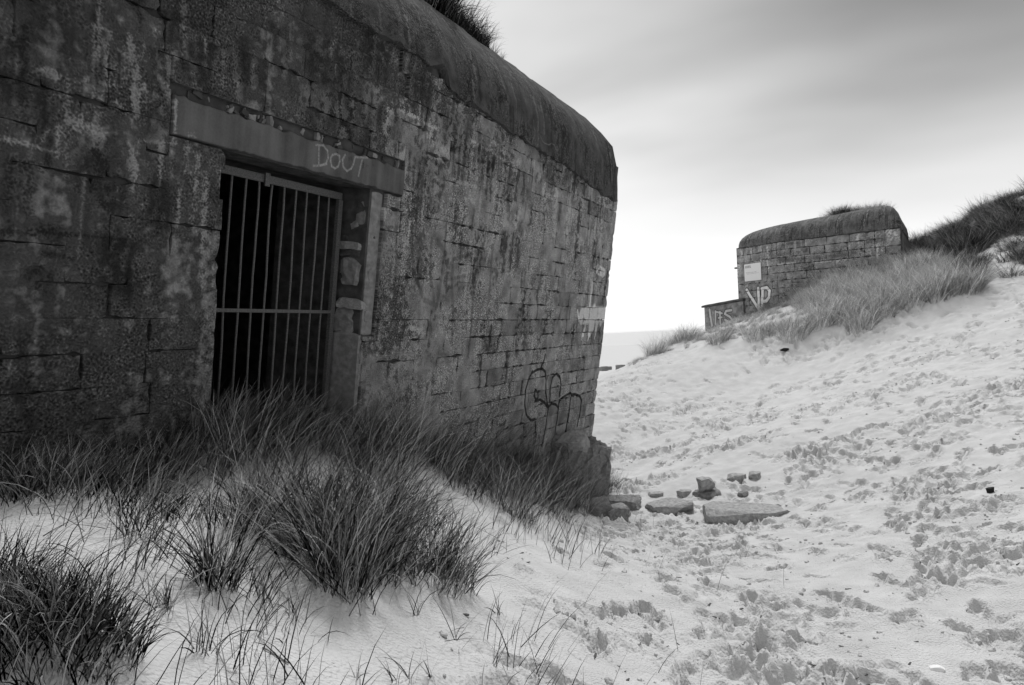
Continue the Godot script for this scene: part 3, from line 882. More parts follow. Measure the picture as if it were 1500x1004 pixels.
func materials() -> void:
	var grime_shade_near := func(y: float) -> PackedFloat32Array:
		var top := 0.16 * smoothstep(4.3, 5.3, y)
		return PackedFloat32Array([0.79 + top, 0.76 + top, 0.66 + top, 0.49 + top, 0.35 + top, 0.31 + top, 0.29 + top, 0.29 + top])  # real stains, thickened leftwards to paint the vignette's darkening into the wall colour
	var near := weathered(2048, 1024, WALL_X0, WALL_Y0, WALL_WIDE, WALL_TALL, WALL_MARKS, 0.29, 40, grime_shade_near)
	M.wall = plain("weathered_blocks", 1.0, 0.95)
	M.wall.albedo_color = Color.WHITE
	M.wall.vertex_color_use_as_albedo = true
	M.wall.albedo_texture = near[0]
	M.wall.heightmap_enabled = true
	M.wall.heightmap_texture = near[1]
	M.wall.heightmap_scale = 5.5
	M.lintel = plain("cast_lintel", 1.0, 0.85)
	M.lintel.albedo_color = Color.WHITE
	M.lintel.vertex_color_use_as_albedo = true
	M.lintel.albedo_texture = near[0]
	var grime_far := func(_y: float) -> PackedFloat32Array:
		return PackedFloat32Array([0.30, 0.30, 0.34, 0.36, 0.36, 0.34, 0.32, 0.30])
	var far := weathered(1024, 640, 0.0, -0.6, 6.1, 3.75, FAR_MARKS, 0.27, 90, grime_far)
	M.far_wall = plain("far_blocks", 1.0, 0.95)
	M.far_wall.albedo_color = Color.WHITE
	M.far_wall.vertex_color_use_as_albedo = true
	M.far_wall.albedo_texture = far[0]
	var annex := weathered(384, 256, 0.0, -0.5, 2.3, 1.5, ANNEX_MARKS, 0.22, 120, grime_far)
	M.annex_wall = plain("annex_concrete", 1.0, 0.95)
	M.annex_wall.albedo_color = Color.WHITE
	M.annex_wall.albedo_texture = annex[0]

	M.mortar = mottled("mortar", 0.03, 0.13, 1.7, 1.0, 0.8, 5)
	M.cap = mottled("roof_concrete", 0.03, 0.19, 2.3, 0.95, 1.6, 15, 0.016)
	var poured := weathered(1024, 512, 0.0, 0.0, 6.0, 3.0, roof_marks(), 0.13, 60, func(_y: float) -> PackedFloat32Array: return PackedFloat32Array([0.42, 0.45, 0.4, 0.45, 0.42, 0.38, 0.44, 0.42]))
	M.roof = plain("poured_roof", 1.0, 0.95)
	M.roof.albedo_color = Color(0.55, 0.55, 0.55).linear_to_srgb()
	M.roof.albedo_texture = poured[0]
	M.roof.heightmap_enabled = true
	M.roof.heightmap_texture = poured[1]
	M.roof.heightmap_scale = 2.5
	M.far_roof = M.roof.duplicate()
	M.far_roof.albedo_color = Color(1.0, 1.0, 1.0)
	M.far_cap = mottled("far_roof_concrete", 0.07, 0.27, 2.9, 0.95, 1.2, 25, 0.016)
	M.inside = mottled("inner_concrete", 0.02, 0.16, 2.3, 1.0, 0.5, 35)
	M.plaster = mottled("old_plaster", 0.13, 0.36, 0.9, 0.95, 0.5, 45)
	M.brick = mottled("dark_brick", 0.045, 0.12, 0.35, 0.95, 0.4, 55)
	M.brick_pale = mottled("pale_brick", 0.2, 0.4, 0.35, 0.95, 0.4, 56)
	M.stone = mottled("broken_concrete", 0.2, 0.5, 0.8, 0.95, 1.0, 65)
	M.stone_dark = mottled("dark_concrete", 0.12, 0.36, 0.6, 0.95, 1.0, 66)
	M.iron = mottled("painted_iron", 0.03, 0.2, 0.25, 0.6, 0.1, 75, 0.03)
	M.iron.metallic_specular = 0.5
	M.sand = mottled("dry_sand", 0.47, 0.63, 2.6, 1.0, 0.0, 85, 0.012)
	M.sand.heightmap_enabled = true
	M.sand.heightmap_texture = relief_noise(1024, 0.12, 4, 86)
	M.sand.heightmap_scale = 1.4
	M.wet = mottled("wet_sand", 0.30, 0.42, 60.0, 0.6, 0.0, 87)
	M.sea = plain("sea_water", 0.5, 0.3)
	M.sea.heightmap_enabled = true
	M.sea.heightmap_texture = relief_noise(512, 0.02, 4, 88)
	M.sea.heightmap_scale = 12.0
	M.sea.uv1_triplanar = true
	M.sea.uv1_world_triplanar = true
	M.sea.uv1_scale = Vector3.ONE / 40.0
	M.board = plain("sign_board", 0.78, 0.5)
	M.print_ink = plain("sign_print", 0.35, 0.7)
	M.soil = mottled("turf_soil", 0.02, 0.07, 0.6, 1.0, 2.0, 95)
	M.dark_thing = plain("dark_litter", 0.02, 0.8)
	M.shreds = plain("weed_shreds", 0.10, 0.9)
	M.white_thing = plain("white_scrap", 0.8, 0.6)
	M.stick = mottled("driftwood", 0.14, 0.3, 0.1, 0.9, 0.3, 99)
	M.blade = plain("marram_blade", 1.0, 0.55)
	M.blade.albedo_color = Color.WHITE
	M.blade.vertex_color_use_as_albedo = true
	M.blade.backlight_enabled = true
	M.blade.backlight = Color(0.35, 0.35, 0.35)
	M.pale_blade = M.blade.duplicate()
	M.pale_blade.resource_name = "bleached_blade"
	M.pale_blade.backlight = Color(0.85, 0.85, 0.85)


# ---------------------------------------------------------------- dunes, beach, sea
const CO_X0 := -16.0
const CO_Z0 := -36.0
const CO_NX := 48
const CO_NZ := 46


func surface_fit(x: float, z: float) -> float:
	var qx := x * 0.1
	var qz := z * 0.1
	var s: float = DUNE_PLANE[0] + DUNE_PLANE[1] * qx + DUNE_PLANE[2] * qz
	for k in range(0, DUNE_POINTS.size(), 3):
		var ax: float = qx - DUNE_POINTS[k] * 0.1
		var az: float = qz - DUNE_POINTS[k + 1] * 0.1
		var r2 := ax * ax + az * az
		if r2 > 1e-12:
			s += DUNE_POINTS[k + 2] * r2 * log(r2)
	return s


func cubic(a: float, b: float, c: float, d: float, t: float) -> float:
	return b + 0.5 * t * (c - a + t * (2.0 * a - 5.0 * b + 4.0 * c - d + t * (3.0 * (b - c) + d - a)))


func dune_base(x: float, z: float) -> float:
	var fx := clampf(x - CO_X0, 1.0, CO_NX - 2.001)
	var fz := clampf(z - CO_Z0, 1.0, CO_NZ - 2.001)
	var i := int(fx)
	var j := int(fz)
	var tx := fx - i
	var tz := fz - j
	var r0 := (j - 1) * CO_NX + i
	var r1 := r0 + CO_NX
	var r2 := r1 + CO_NX
	var r3 := r2 + CO_NX
	var y := cubic(cubic(coarse[r0 - 1], coarse[r0], coarse[r0 + 1], coarse[r0 + 2], tx), cubic(coarse[r1 - 1], coarse[r1], coarse[r1 + 1], coarse[r1 + 2], tx), cubic(coarse[r2 - 1], coarse[r2], coarse[r2 + 1], coarse[r2 + 2], tx), cubic(coarse[r3 - 1], coarse[r3], coarse[r3 + 1], coarse[r3 + 2], tx), tz)
	if z < -35.0:
		y = lerpf(y, -6.9, smoothstep(35.0, 52.0, -z))
		y -= maxf(0.0, -z - 60.0) * 0.0031
	elif z > 9.0 or x > 30.0 or x < -15.0:
		y += 1.2 * wander.get_noise_2d(x * 0.03, z * 0.03) * clampf((maxf(z - 9.0, maxf(x - 30.0, -15.0 - x))) / 10.0, 0.0, 1.0)
	return y


func spaced(lo: float, hi: float, fine: float, grow_lo: Array, grow_hi: Array) -> PackedFloat32Array:
	# evenly fine between lo and hi, then ever coarser: pairs [ratio, until]
	var below := []
	var at := lo
	var step := fine
	for g in grow_lo:
		while at > g[1]:
			step *= g[0]
			at -= step
			below.append(at)
	below.reverse()
	var out := PackedFloat32Array(below)
	at = lo
	while at < hi:
		out.append(at)
		at += fine
	step = fine
	for g in grow_hi:
		while at < g[1]:
			out.append(at)
			step *= g[0]
			at += step
	return out


func trodden(x: float, z: float) -> float:
	# where people walk: the open valley, not the grassy bank by the bunker
	var m := smoothstep(-0.9, 1.0, x + 0.12 * (z + 3.0) + 0.35 * wander.get_noise_2d(x * 0.5, z * 0.5))
	var smooth_slope := smoothstep(0.10, 0.34, wander.get_noise_2d(x * 0.16 + 31.0, z * 0.16)) * smoothstep(9.0, 12.0, -z)
	m *= 0.25 + 0.75 * smoothstep(-0.16, 0.10, wander.get_noise_2d(x * 0.34 + 12.0, z * 0.5))
	return m * (1.0 - 0.85 * smooth_slope)


func dunes() -> void:
	coarse.resize(CO_NX * CO_NZ)
	for j in CO_NZ:
		for i in CO_NX:
			coarse[j * CO_NX + i] = surface_fit(CO_X0 + i, CO_Z0 + j)
	gx = spaced(-2.6, 5.6, 0.022, [[1.035, -60.0], [1.3, -2500.0]], [[1.004, 14.5], [1.06, 80.0], [1.3, 2500.0]])
	gz = spaced(-8.6, -1.9, 0.022, [[1.005, -36.0], [1.08, -700.0]], [[1.15, 60.0], [1.4, 1500.0]])
	var nx := gx.size()
	var nz := gz.size()
	gh.resize(nx * nz)
	var crust := FastNoiseLite.new()
	crust.seed = 77
	crust.frequency = 1.0
	crust.fractal_octaves = 4
	crust.fractal_gain = 0.55
	for j in nz:
		var z := gz[j]
		for i in nx:
			var x := gx[i]
			var y := dune_base(x, z)
			if x > -14.0 and x < 30.0 and z > -34.0 and z < 4.0:
				var t := trodden(x, z)
				y += 0.055 * wander.get_noise_2d(x * 0.7, z * 0.7)
				y += (0.012 + 0.018 * t) * wander.get_noise_2d(x * 2.6 + 9.0, z * 3.4)
				if t > 0.03:
					# trampled crust: broken plates with small steep edges, in patches
					var patches := smoothstep(0.04, 0.30, wander.get_noise_2d(x * 0.55 + 50.0, z * 0.75))
					var n := crust.get_noise_2d(x * 4.6, z * 5.6) * 4.5
					var fl := floorf(n)
					y += t * patches * 0.034 * (fl + smoothstep(0.42, 0.58, n - fl) - 0.6 * (n - fl))
					y += t * (0.3 + 0.9 * patches) * 0.016 * lumps.get_noise_2d(x * 8.0 + 3.0, z * 9.0)
			gh[j * nx + i] = y
	note("heights %d x %d" % [nx, nz])
	press.resize(nx * nz)
	footprints()
	for k in nx * nz:
		gh[k] += press[k]
	for t in TUFTS:
		mound(t[0], t[1], maxf(t[3] * 1.6, 0.1), minf(0.07, 0.00045 * t[4]))
	for t in FAR_TUFTS:
		mound(t[0], t[1], 0.9, 0.12)
	var v := PackedVector3Array()
	v.resize(nx * nz)
	var n := PackedVector3Array()
	n.resize(nx * nz)
	for j in nz:
		var ja := maxi(j - 1, 0)
		var jb := mini(j + 1, nz - 1)
		var dz := gz[jb] - gz[ja]
		for i in nx:
			var o := j * nx + i
			v[o] = Vector3(gx[i], gh[o], gz[j])
			var ia := maxi(i - 1, 0)
			var ib := mini(i + 1, nx - 1)
			n[o] = Vector3(-(gh[j * nx + ib] - gh[j * nx + ia]) / (gx[ib] - gx[ia]), 1.0, -(gh[jb * nx + i] - gh[ja * nx + i]) / dz).normalized()
	var f := PackedInt32Array()
	f.resize((nx - 1) * (nz - 1) * 6)
	var at := 0
	for j in nz - 1:
		for i in nx - 1:
			var a := j * nx + i
			f[at] = a
			f[at + 1] = a + 1
			f[at + 2] = a + nx + 1
			f[at + 3] = a
			f[at + 4] = a + nx + 1
			f[at + 5] = a + nx
			at += 6
	var arr := []
	arr.resize(Mesh.ARRAY_MAX)
	arr[Mesh.ARRAY_VERTEX] = v
	arr[Mesh.ARRAY_NORMAL] = n
	arr[Mesh.ARRAY_INDEX] = f
	var m := ArrayMesh.new()
	m.add_surface_from_arrays(Mesh.PRIMITIVE_TRIANGLES, arr)
	var o := put(m, "sand_ground", M.sand)
	tag(o, "pale trodden sand of the dune valley and the beach", "", "", "structure")
	clods()


func cell(list: PackedFloat32Array, at: float) -> int:
	return clampi(list.bsearch(at), 1, list.size() - 2)


func ground_y(x: float, z: float) -> float:
	var i := cell(gx, x)
	var j := cell(gz, z)
	var tx := (x - gx[i - 1]) / (gx[i] - gx[i - 1])
	var tz := (z - gz[j - 1]) / (gz[j] - gz[j - 1])
	var nx := gx.size()
	return lerpf(lerpf(gh[(j - 1) * nx + i - 1], gh[(j - 1) * nx + i], tx), lerpf(gh[j * nx + i - 1], gh[j * nx + i], tx), tz)


func mound(x: float, z: float, r: float, high: float) -> void:
	var nx := gx.size()
	for j in range(cell(gz, z - r * 2.0), cell(gz, z + r * 2.0) + 1):
		for i in range(cell(gx, x - r * 2.0), cell(gx, x + r * 2.0) + 1):
			var q := (Vector2(gx[i], gz[j]) - Vector2(x, z)).length_squared() / (r * r)
			gh[j * nx + i] += high * exp(-q * 1.2)


func footprints() -> void:
	# trails of walkers up and down the valley, then older scattered prints
	for k in 190:
		var z := -2.4 - 15.0 * rng.randf()
		var x := rng.randf_range(-0.3, 2.6 - z * 0.70)
		var heading := rng.randfn(-1.15, 0.45)
		if k % 3 == 0:
			heading += PI
		if k % 7 == 0:
			heading = rng.randf() * TAU
		var stride := rng.randf_range(0.5, 0.75)
		var big := rng.randf_range(0.9, 1.2)
		for j in rng.randi_range(6, 26):
			heading += rng.randfn(0.0, 0.07)
			x += cos(heading) * stride
			z += sin(heading) * stride
			var side := (0.10 if j % 2 else -0.10) + rng.randfn(0.0, 0.02)
			footprint(x - sin(heading) * side, z + cos(heading) * side, heading + rng.randfn(0.0, 0.15), big, rng.randf_range(0.018, 0.05))
	for k in 1000:
		var z := -2.6 - 22.0 * pow(rng.randf(), 1.2)
		footprint(rng.randf_range(-0.4, 3.0 - z * 0.72), z, rng.randf() * TAU, rng.randf_range(0.8, 1.25), rng.randf_range(0.012, 0.04))


func footprint(x: float, z: float, heading: float, big: float, deep: float) -> void:
	if z > -2.2 or z < -27.0 or x > 21.0 or rng.randf() > trodden(x, z) * 1.15:
		return
	var nx := gx.size()
	deep *= 1.55 + 0.4 * smoothstep(8.0, 13.0, -z)
	var d := Vector2(cos(heading), sin(heading))
	var salt := rng.randf() * 50.0
	# rim detail no finer than the sand sheet can carry here
	var ci := cell(gx, x)
	var cj := cell(gz, z)
	var fine := minf(1.0, 0.030 / maxf(gx[ci + 1] - gx[ci], gz[cj + 1] - gz[cj]))
	for j in range(cell(gz, z - 0.3), cell(gz, z + 0.3) + 1):
		for i in range(cell(gx, x - 0.3), cell(gx, x + 0.3) + 1):
			var q := Vector2(gx[i] - x, gz[j] - z)
			var a := q.dot(d) / big
			var c := (q.x * d.y - q.y * d.x) / big
			# sole and heel, pressed in with a ragged rim thrown up around them
			var sole := Vector2((a - 0.055) / 0.095, c / 0.058).length()
			var heel := Vector2((a + 0.085) / 0.060, c / 0.045).length()
			var r := minf(sole, heel) + 0.26 * lumps.get_noise_2d(gx[i] * 12.0 * fine + salt, gz[j] * 12.0 * fine)
			var o := j * nx + i
			if r < 1.0:
				press[o] = lerpf(press[o], -deep, smoothstep(1.0, 0.80 - 0.3 * (1.0 - fine), r))
			elif r < 1.8 and press[o] > -0.006:
				press[o] = maxf(press[o], deep * 0.42 * smoothstep(1.8, 1.2, r) * smoothstep(1.0, 1.15, r) * maxf(0.0, 0.55 + 1.2 * lumps.get_noise_2d(gx[i] * 13.0 * fine, gz[j] * 13.0 * fine + salt)))


func clods() -> void:
	# crumbs of damp sand kicked up along the path
	var mm := MultiMesh.new()
	mm.transform_format = MultiMesh.TRANSFORM_3D
	mm.mesh = rough_box(Vector3(1, 0.62, 0.8), 3, 0.22, 4.0, 0.0, 0.22)
	var places := []
	for k in 26000:
		var z := -2.7 - 14.0 * pow(rng.randf(), 1.3)
		var x := rng.randf_range(-0.4, 2.6 - z * 0.72)
		var bunch := wander.get_noise_2d(x * 1.3 + 80.0, z * 1.3)
		if rng.randf() > trodden(x, z) * clampf(0.1 + 1.6 * bunch, 0.0, 1.0):
			continue
		var s := 0.008 + 0.040 * pow(rng.randf(), 3.5)
		var b := Basis.from_euler(Vector3(rng.randf_range(-0.5, 0.5), rng.randf() * TAU, rng.randf_range(-0.5, 0.5))).scaled(Vector3.ONE * s)
		places.append(Transform3D(b, Vector3(x, ground_y(x, z) + s * 0.12, z)))
	mm.instance_count = places.size()
	for k in places.size():
		mm.set_instance_transform(k, places[k])
	flotsam()
	var o := MultiMeshInstance3D.new()
	o.name = "sand_crumbs"
	o.multimesh = mm
	o.material_override = M.sand
	add_child(o)
	tag(o, "small crumbs of sand kicked up on the trodden path", "sand", "", "stuff")


func flotsam() -> void:
	# dark shreds of weed, bark and broken stalks trodden into the sand
	var mm := MultiMesh.new()
	mm.transform_format = MultiMesh.TRANSFORM_3D
	mm.mesh = rough_box(Vector3(1, 0.16, 0.22), 3, 0.07, 9.0, 0.0, 0.1)
	var places := []
	for k in 9000:
		var z := -2.7 - 16.0 * pow(rng.randf(), 1.2)
		var x := rng.randf_range(-0.4, 2.6 - z * 0.72)
		if rng.randf() > trodden(x, z) * clampf(0.05 + 1.2 * wander.get_noise_2d(x * 0.9 + 20.0, z * 0.9), 0.0, 1.0):
			continue
		var s := 0.010 + 0.050 * pow(rng.randf(), 3.0)
		var b := Basis.from_euler(Vector3(rng.randfn(0.0, 0.2), rng.randfn(0.2, 0.6), rng.randfn(0.0, 0.2))).scaled(Vector3(s, s * 0.8, s))
		places.append(Transform3D(b, Vector3(x, ground_y(x, z) + 0.001, z)))
	mm.instance_count = places.size()
	for k in places.size():
		mm.set_instance_transform(k, places[k])
	var o := MultiMeshInstance3D.new()
	o.name = "beach_litter"
	o.multimesh = mm
	o.material_override = M.shreds
	add_child(o)
	tag(o, "tiny dark shreds of weed and stalk trodden into the sand", "debris", "", "stuff")


func sea() -> void:
	var v := PackedVector3Array()
	var f := PackedInt32Array()
	quad(v, f, Vector3(-6000, -8.0, -8000), Vector3(6000, -8.0, -8000), Vector3(6000, -8.0, -330), Vector3(-6000, -8.0, -330))
	tag(put(solid(v, f), "sea", M.sea), "flat grey sea on the horizon", "", "", "structure")
	# boulders on the beach
	var spots := [[17.0, -128.0, 1.1, "tiny dark boulder on the distant beach touching the near bunker's edge"], [18.4, -131.0, 0.8, "smallest dark boulder on the distant beach, second from the bunker's edge"], [19.8, -127.0, 1.3, "widest dark boulder on the distant beach, farthest from the bunker's edge"]]
	for k in spots.size():
		var s: float = spots[k][2]
		var o := put(broken_block(Vector3(s * 1.6, s, s * 1.3), 5, s * 0.05, 3 + k), "beach_boulder", M.stone_dark, null, Transform3D(Basis(Vector3.UP, k * 1.3), Vector3(spots[k][0], dune_base(spots[k][0], spots[k][1]) + s * 0.28, spots[k][1])))
		tag(o, spots[k][3], "boulder", "boulders on the distant beach")


# ---------------------------------------------------------------- the near bunker
func wall_uv(x: float, y: float) -> Vector2:
	return Vector2((x - WALL_X0) / WALL_WIDE, 1.0 - (y - WALL_Y0) / WALL_TALL)


# One cast block: worn face, chipped edges, open joint on the sides it is drawn back from.
func block_mesh(x0: float, x1: float, y0: float, y1: float, proud: float, back: float, tone: float, wear: float, uv_of: Callable, joints := []) -> ArrayMesh:
	var nx := clampi(int((x1 - x0) / 0.042), 2, 11)
	var ny := clampi(int((y1 - y0) / 0.045), 2, 6)
	var v := PackedVector3Array()
	var f := PackedInt32Array()
	var uv := PackedVector2Array()
	var col := PackedColorArray()
	for j in ny + 1:
		for i in nx + 1:
			var x := lerpf(x0, x1, float(i) / nx)
			var y := lerpf(y0, y1, float(j) / ny)
			var z := proud + wear * wander.get_noise_2d(x * 5.0, y * 5.0) * 1.3
			var edge := 0.0
			if i == 0 and (not joints or joints[0] > 0.002) or i == nx and (not joints or joints[1] > 0.002):
				edge += 0.5
			if j == 0 and (not joints or joints[2] > 0.002) or j == ny and (not joints or joints[3] > 0.002):
				edge += 0.5
			if edge > 0.0:
				# the joint opens and closes along its length where mortar has fallen out
				var chip := maxf(0.0, 0.15 + 1.7 * lumps.get_noise_3d(x * 8.0, y * 8.0, 3.0))
				z -= wear * edge * (0.3 + 2.2 * chip)
				if i == 0 or i == nx:
					x += 0.018 * chip * signf(nx * 0.5 - i)
				if j == 0 or j == ny:
					y += 0.020 * chip * signf(ny * 0.5 - j)
			v.append(Vector3(x, y, z))
			uv.append(uv_of.call(x, y))
	for j in ny:
		for i in nx:
			var a := j * (nx + 1) + i
			f.append_array([a, a + nx + 1, a + nx + 2, a, a + nx + 2, a + 1])
	# the four sides
	var rim := []
	for i in nx + 1:
		rim.append(i)
	for j in range(1, ny + 1):
		rim.append(j * (nx + 1) + nx)
	for i in range(nx - 1, -1, -1):
		rim.append(ny * (nx + 1) + i)
	for j in range(ny - 1, 0, -1):
		rim.append(j * (nx + 1))
	for k in rim.size():
		var a: int = rim[k]
		var b: int = rim[(k + 1) % rim.size()]
		var s := v.size()
		var pa := v[a]
		var pb := v[b]
		v.append_array([pa, pb, Vector3(pb.x, pb.y, back), Vector3(pa.x, pa.y, back)])
		uv.append_array([uv[a], uv[b], uv[b], uv[a]])
		f.append_array([s, s + 1, s + 2, s, s + 2, s + 3])
	for k in v.size():
		col.append(Color(tone, tone, tone))
	return solid(v, f, uv, col)


func cap_edge(x: float) -> float:
	var y := 5.56
	if x > -5.85:
		y = lerpf(5.40, 5.27, clampf((x + 5.7) / 1.8, 0.0, 1.0))
	if x > -3.9:
		y = lerpf(5.27, 5.22, clampf((x + 3.9) / 1.7, 0.0, 1.0))
	if x > -2.2:
		y = lerpf(5.22, 5.06, clampf((x + 2.2) / 1.5, 0.0, 1.0))
	return y + 0.05 * wander.get_noise_1d(x * 3.0) + 0.035 * lumps.get_noise_1d(x * 11.0)


func near_bunker() -> void:
	var frame := Transform3D(Basis(ALONG, TIPPED_UP, OUTWARD), CORNER)
	var b := thing("concrete_bunker", "huge dark concrete block bunker tipped towards the sand path, with a barred doorway", "bunker", frame)
	# mortar bed behind the blocks, with the doorway left open
	for r in [[-19.0, DOOR_X0, -3.0, 5.7], [DOOR_X1, -0.03, -3.0, 5.7], [DOOR_X0, DOOR_X1, DOOR_TOP, 5.7]]:
		put(box_mesh(Vector3(r[0], r[2], -1.25), Vector3(r[1], r[3], -0.045)), "wall_core", M.mortar, b)
	# end, back and the room behind the gate
	put(box_mesh(Vector3(-0.9, -3.0, -9.0), Vector3(-0.02, 5.9, -1.26)), "end_wall", M.cap, b)
	put(box_mesh(Vector3(-19.0, -3.0, -9.6), Vector3(-0.02, 5.9, -9.0)), "back_wall", M.cap, b)
	put(box_mesh(Vector3(-19.8, -3.0, -9.6), Vector3(-19.0, 5.9, -0.1)), "end_wall", M.cap, b)
	put(box_mesh(Vector3(-18.9, 5.0, -8.9), Vector3(-1.0, 5.6, -1.27)), "ceiling", M.inside, b)
	put(box_mesh(Vector3(-10.6, 0.5, -8.9), Vector3(-10.2, 4.99, -1.27)), "partition_wall", M.inside, b)
	put(box_mesh(Vector3(-5.6, 0.5, -8.9), Vector3(-5.2, 4.99, -1.27)), "partition_wall", M.inside, b)
	put(box_mesh(Vector3(-10.19, 0.5, -3.9), Vector3(-5.61, 4.98, -3.6)), "partition_wall", M.inside, b)
	blocks(b)
	lintel(b)
	jamb(b)
	roof_cap(b)
	gate(frame)
	roof_grass(frame)


func blocks(b: Node3D) -> void:
	var shut := [[DOOR_X0, DOOR_X1, -9.0, DOOR_TOP], [-9.06, -6.45, 4.14, 4.50], [DOOR_X1, -6.72, 2.72, 4.14]]
	var found := []
	var pitch := 0.222
	var row := 0
	var y0 := 2.67 - pitch * 15
	while y0 < 5.6:
		var y1 := y0 + pitch
		var x := -13.2 - (0.21 if row % 2 else 0.0) - rng.randf() * 0.08
		while x < -0.01:
			var x1 := minf(x + rng.randf_range(0.38, 0.47), 0.0)
			if -0.01 - x1 < 0.12:
				x1 = 0.0
			var pieces := [[x, x1, y0, y1]]
			for s in shut:
				var next := []
				for p in pieces:
					if p[0] >= s[1] or p[1] <= s[0] or p[2] >= s[3] or p[3] <= s[2]:
						next.append(p)
						continue
					if p[0] < s[0]:
						next.append([p[0], s[0], p[2], p[3]])
					if p[1] > s[1]:
						next.append([s[1], p[1], p[2], p[3]])
					var mx0 := maxf(p[0], s[0])
					var mx1 := minf(p[1], s[1])
					if p[3] > s[3]:
						next.append([mx0, mx1, s[3], p[3]])
					if p[2] < s[2]:
						next.append([mx0, mx1, p[2], s[2]])
				pieces = next
			for p in pieces:
				p[3] = minf(p[3], minf(cap_edge(p[0]), cap_edge(p[1])) + 0.10)
				if p[1] - p[0] > 0.045 and p[3] - p[2] > 0.03:
					found.append(p)
			x = x1
		y0 = y1
		row += 1
	# nearest and above the sand first: the rest, buried or out of the picture, is one part
	var ranked := []
	for p in found:
		var mx: float = (p[0] + p[1]) * 0.5
		var my: float = (p[2] + p[3]) * 0.5
		var at := CORNER + ALONG * mx + TIPPED_UP * my
		var sand := ground_y(at.x, at.z)
		var shown: bool = at.y > sand - 0.1 and mx > -10.9 and my < cap_edge(mx) + 0.05 and not (mx < -9.3 and my > 4.9)
		var away: float = at.length()
		ranked.append([(0.0 if shown else 1000.0) + away / sqrt((p[1] - p[0]) * (p[3] - p[2])) * 0.3, p])
	ranked.sort_custom(func(l, r): return l[0] < r[0])
	var rest := SurfaceTool.new()
	rest.begin(Mesh.PRIMITIVE_TRIANGLES)
	var count := 0
	for e in ranked:
		var p: Array = e[1]
		var mx: float = (p[0] + p[1]) * 0.5
		var my: float = (p[2] + p[3]) * 0.5
		# joints stand open low down at the far end, elsewhere most are smeared over
		var open := clampf(0.33 + smoothstep(-5.2, -3.4, mx) * smoothstep(3.6, 2.9, my) * 0.40 + 0.10 * smoothstep(4.3, 5.0, my), 0.0, 1.0)
		# neighbours read the same joint, so a joint is open or smeared over on both sides
		var gap := []
		for q in [Vector2(p[0], my * 3.1), Vector2(p[1], my * 3.1), Vector2(mx * 1.3, p[2] * 9.0), Vector2(mx * 1.3, p[3] * 9.0)]:
			var state := lumps.get_noise_2d(q.x * 1.7 + 4.0, q.y * 1.7) + 0.5
			gap.append(rng.randf_range(0.0021, 0.0040) if state < open else 0.0003)
		var proud := rng.randf_range(-0.0015, 0.0015) if open < 0.5 else rng.randf_range(-0.006, 0.006)
		if my > 5.06 and mx < -6.7:
			proud -= 0.035
		if rng.randf() < 0.05:
			proud -= rng.randf_range(0.008, 0.02)
		var m := block_mesh(p[0] + gap[0], p[1] - gap[1], p[2] + gap[2], p[3] - gap[3], proud, -0.09, rng.randf_range(0.90, 1.08) if open < 0.5 and my < 4.4 else rng.randf_range(0.62, 1.30), 0.006, wall_uv, gap)
		if e[0] < 1000.0 and count < 300:
			put(m, "block", M.wall, b)
			count += 1
		else:
			rest.append_from(m, 0, Transform3D())
	print("blocks in view ", count, " of ", found.size())
	var o := put(rest.commit(), "buried_block", M.wall, b)
	o.set_meta("kind", "stuff")


func lintel(b: Node3D) -> void:
	# a cast beam over the doorway, its lower edge chipped, its upper edge ragged with old mortar
	var v := PackedVector3Array()
	var f := PackedInt32Array()
	var uv := PackedVector2Array()
	var col := PackedColorArray()
	var n := 64
	for i in n + 1:
		var x := lerpf(-9.05, -6.46, float(i) / n)
		var low := 4.155 + (0.022 * maxf(0.0, wander.get_noise_1d(x * 9.0 + 3.0)) if x > DOOR_X0 and x < DOOR_X1 else 0.0)
		var high := 4.415 + 0.03 * wander.get_noise_1d(x * 6.0)
		for q in [Vector2(low, -0.5), Vector2(low, 0.008), Vector2(low + 0.014, 0.018), Vector2(high - 0.01, 0.018), Vector2(high, 0.006), Vector2(high + 0.01, -0.09)]:
			v.append(Vector3(x, q.x, q.y))
			uv.append(wall_uv(x, q.x))
			col.append(Color(1, 1, 1))
	for i in n:
		for k in 5:
			var a := i * 6 + k
			f.append_array([a, a + 1, a + 7, a, a + 7, a + 6])
	for i in [0, n]:
		var s := v.size()
		for k in 6:
			v.append(v[i * 6 + k])
			uv.append(uv[i * 6 + k])
			col.append(Color(1, 1, 1))
		for k in range(1, 5):
			f.append_array([s, s + k, s + k + 1] if i == n else [s, s + k + 1, s + k])
	var o := put(solid(v, f, uv, col), "lintel", M.lintel, b)
	o.set_meta("label", "smooth grey cast lintel with chalked letters")
	# rubble of the broken bedding joint above it
	for k in 46:
		var x := lerpf(-9.0, -6.52, rng.randf())
		var s := Vector3(0.012 + 0.07 * pow(rng.randf(), 2.0), rng.randf_range(0.02, 0.085), 0.07)
		put(rough_box(s, 2, 0.012, k * 1.7), "mortar_piece", M.plaster if rng.randf() < 0.45 else M.mortar, b, Transform3D(Basis(Vector3(0, 0, 1), rng.randf_range(-0.5, 0.5)), Vector3(x, rng.randf_range(4.43, 4.48), -0.05 + rng.randf_range(-0.03, 0.012))))


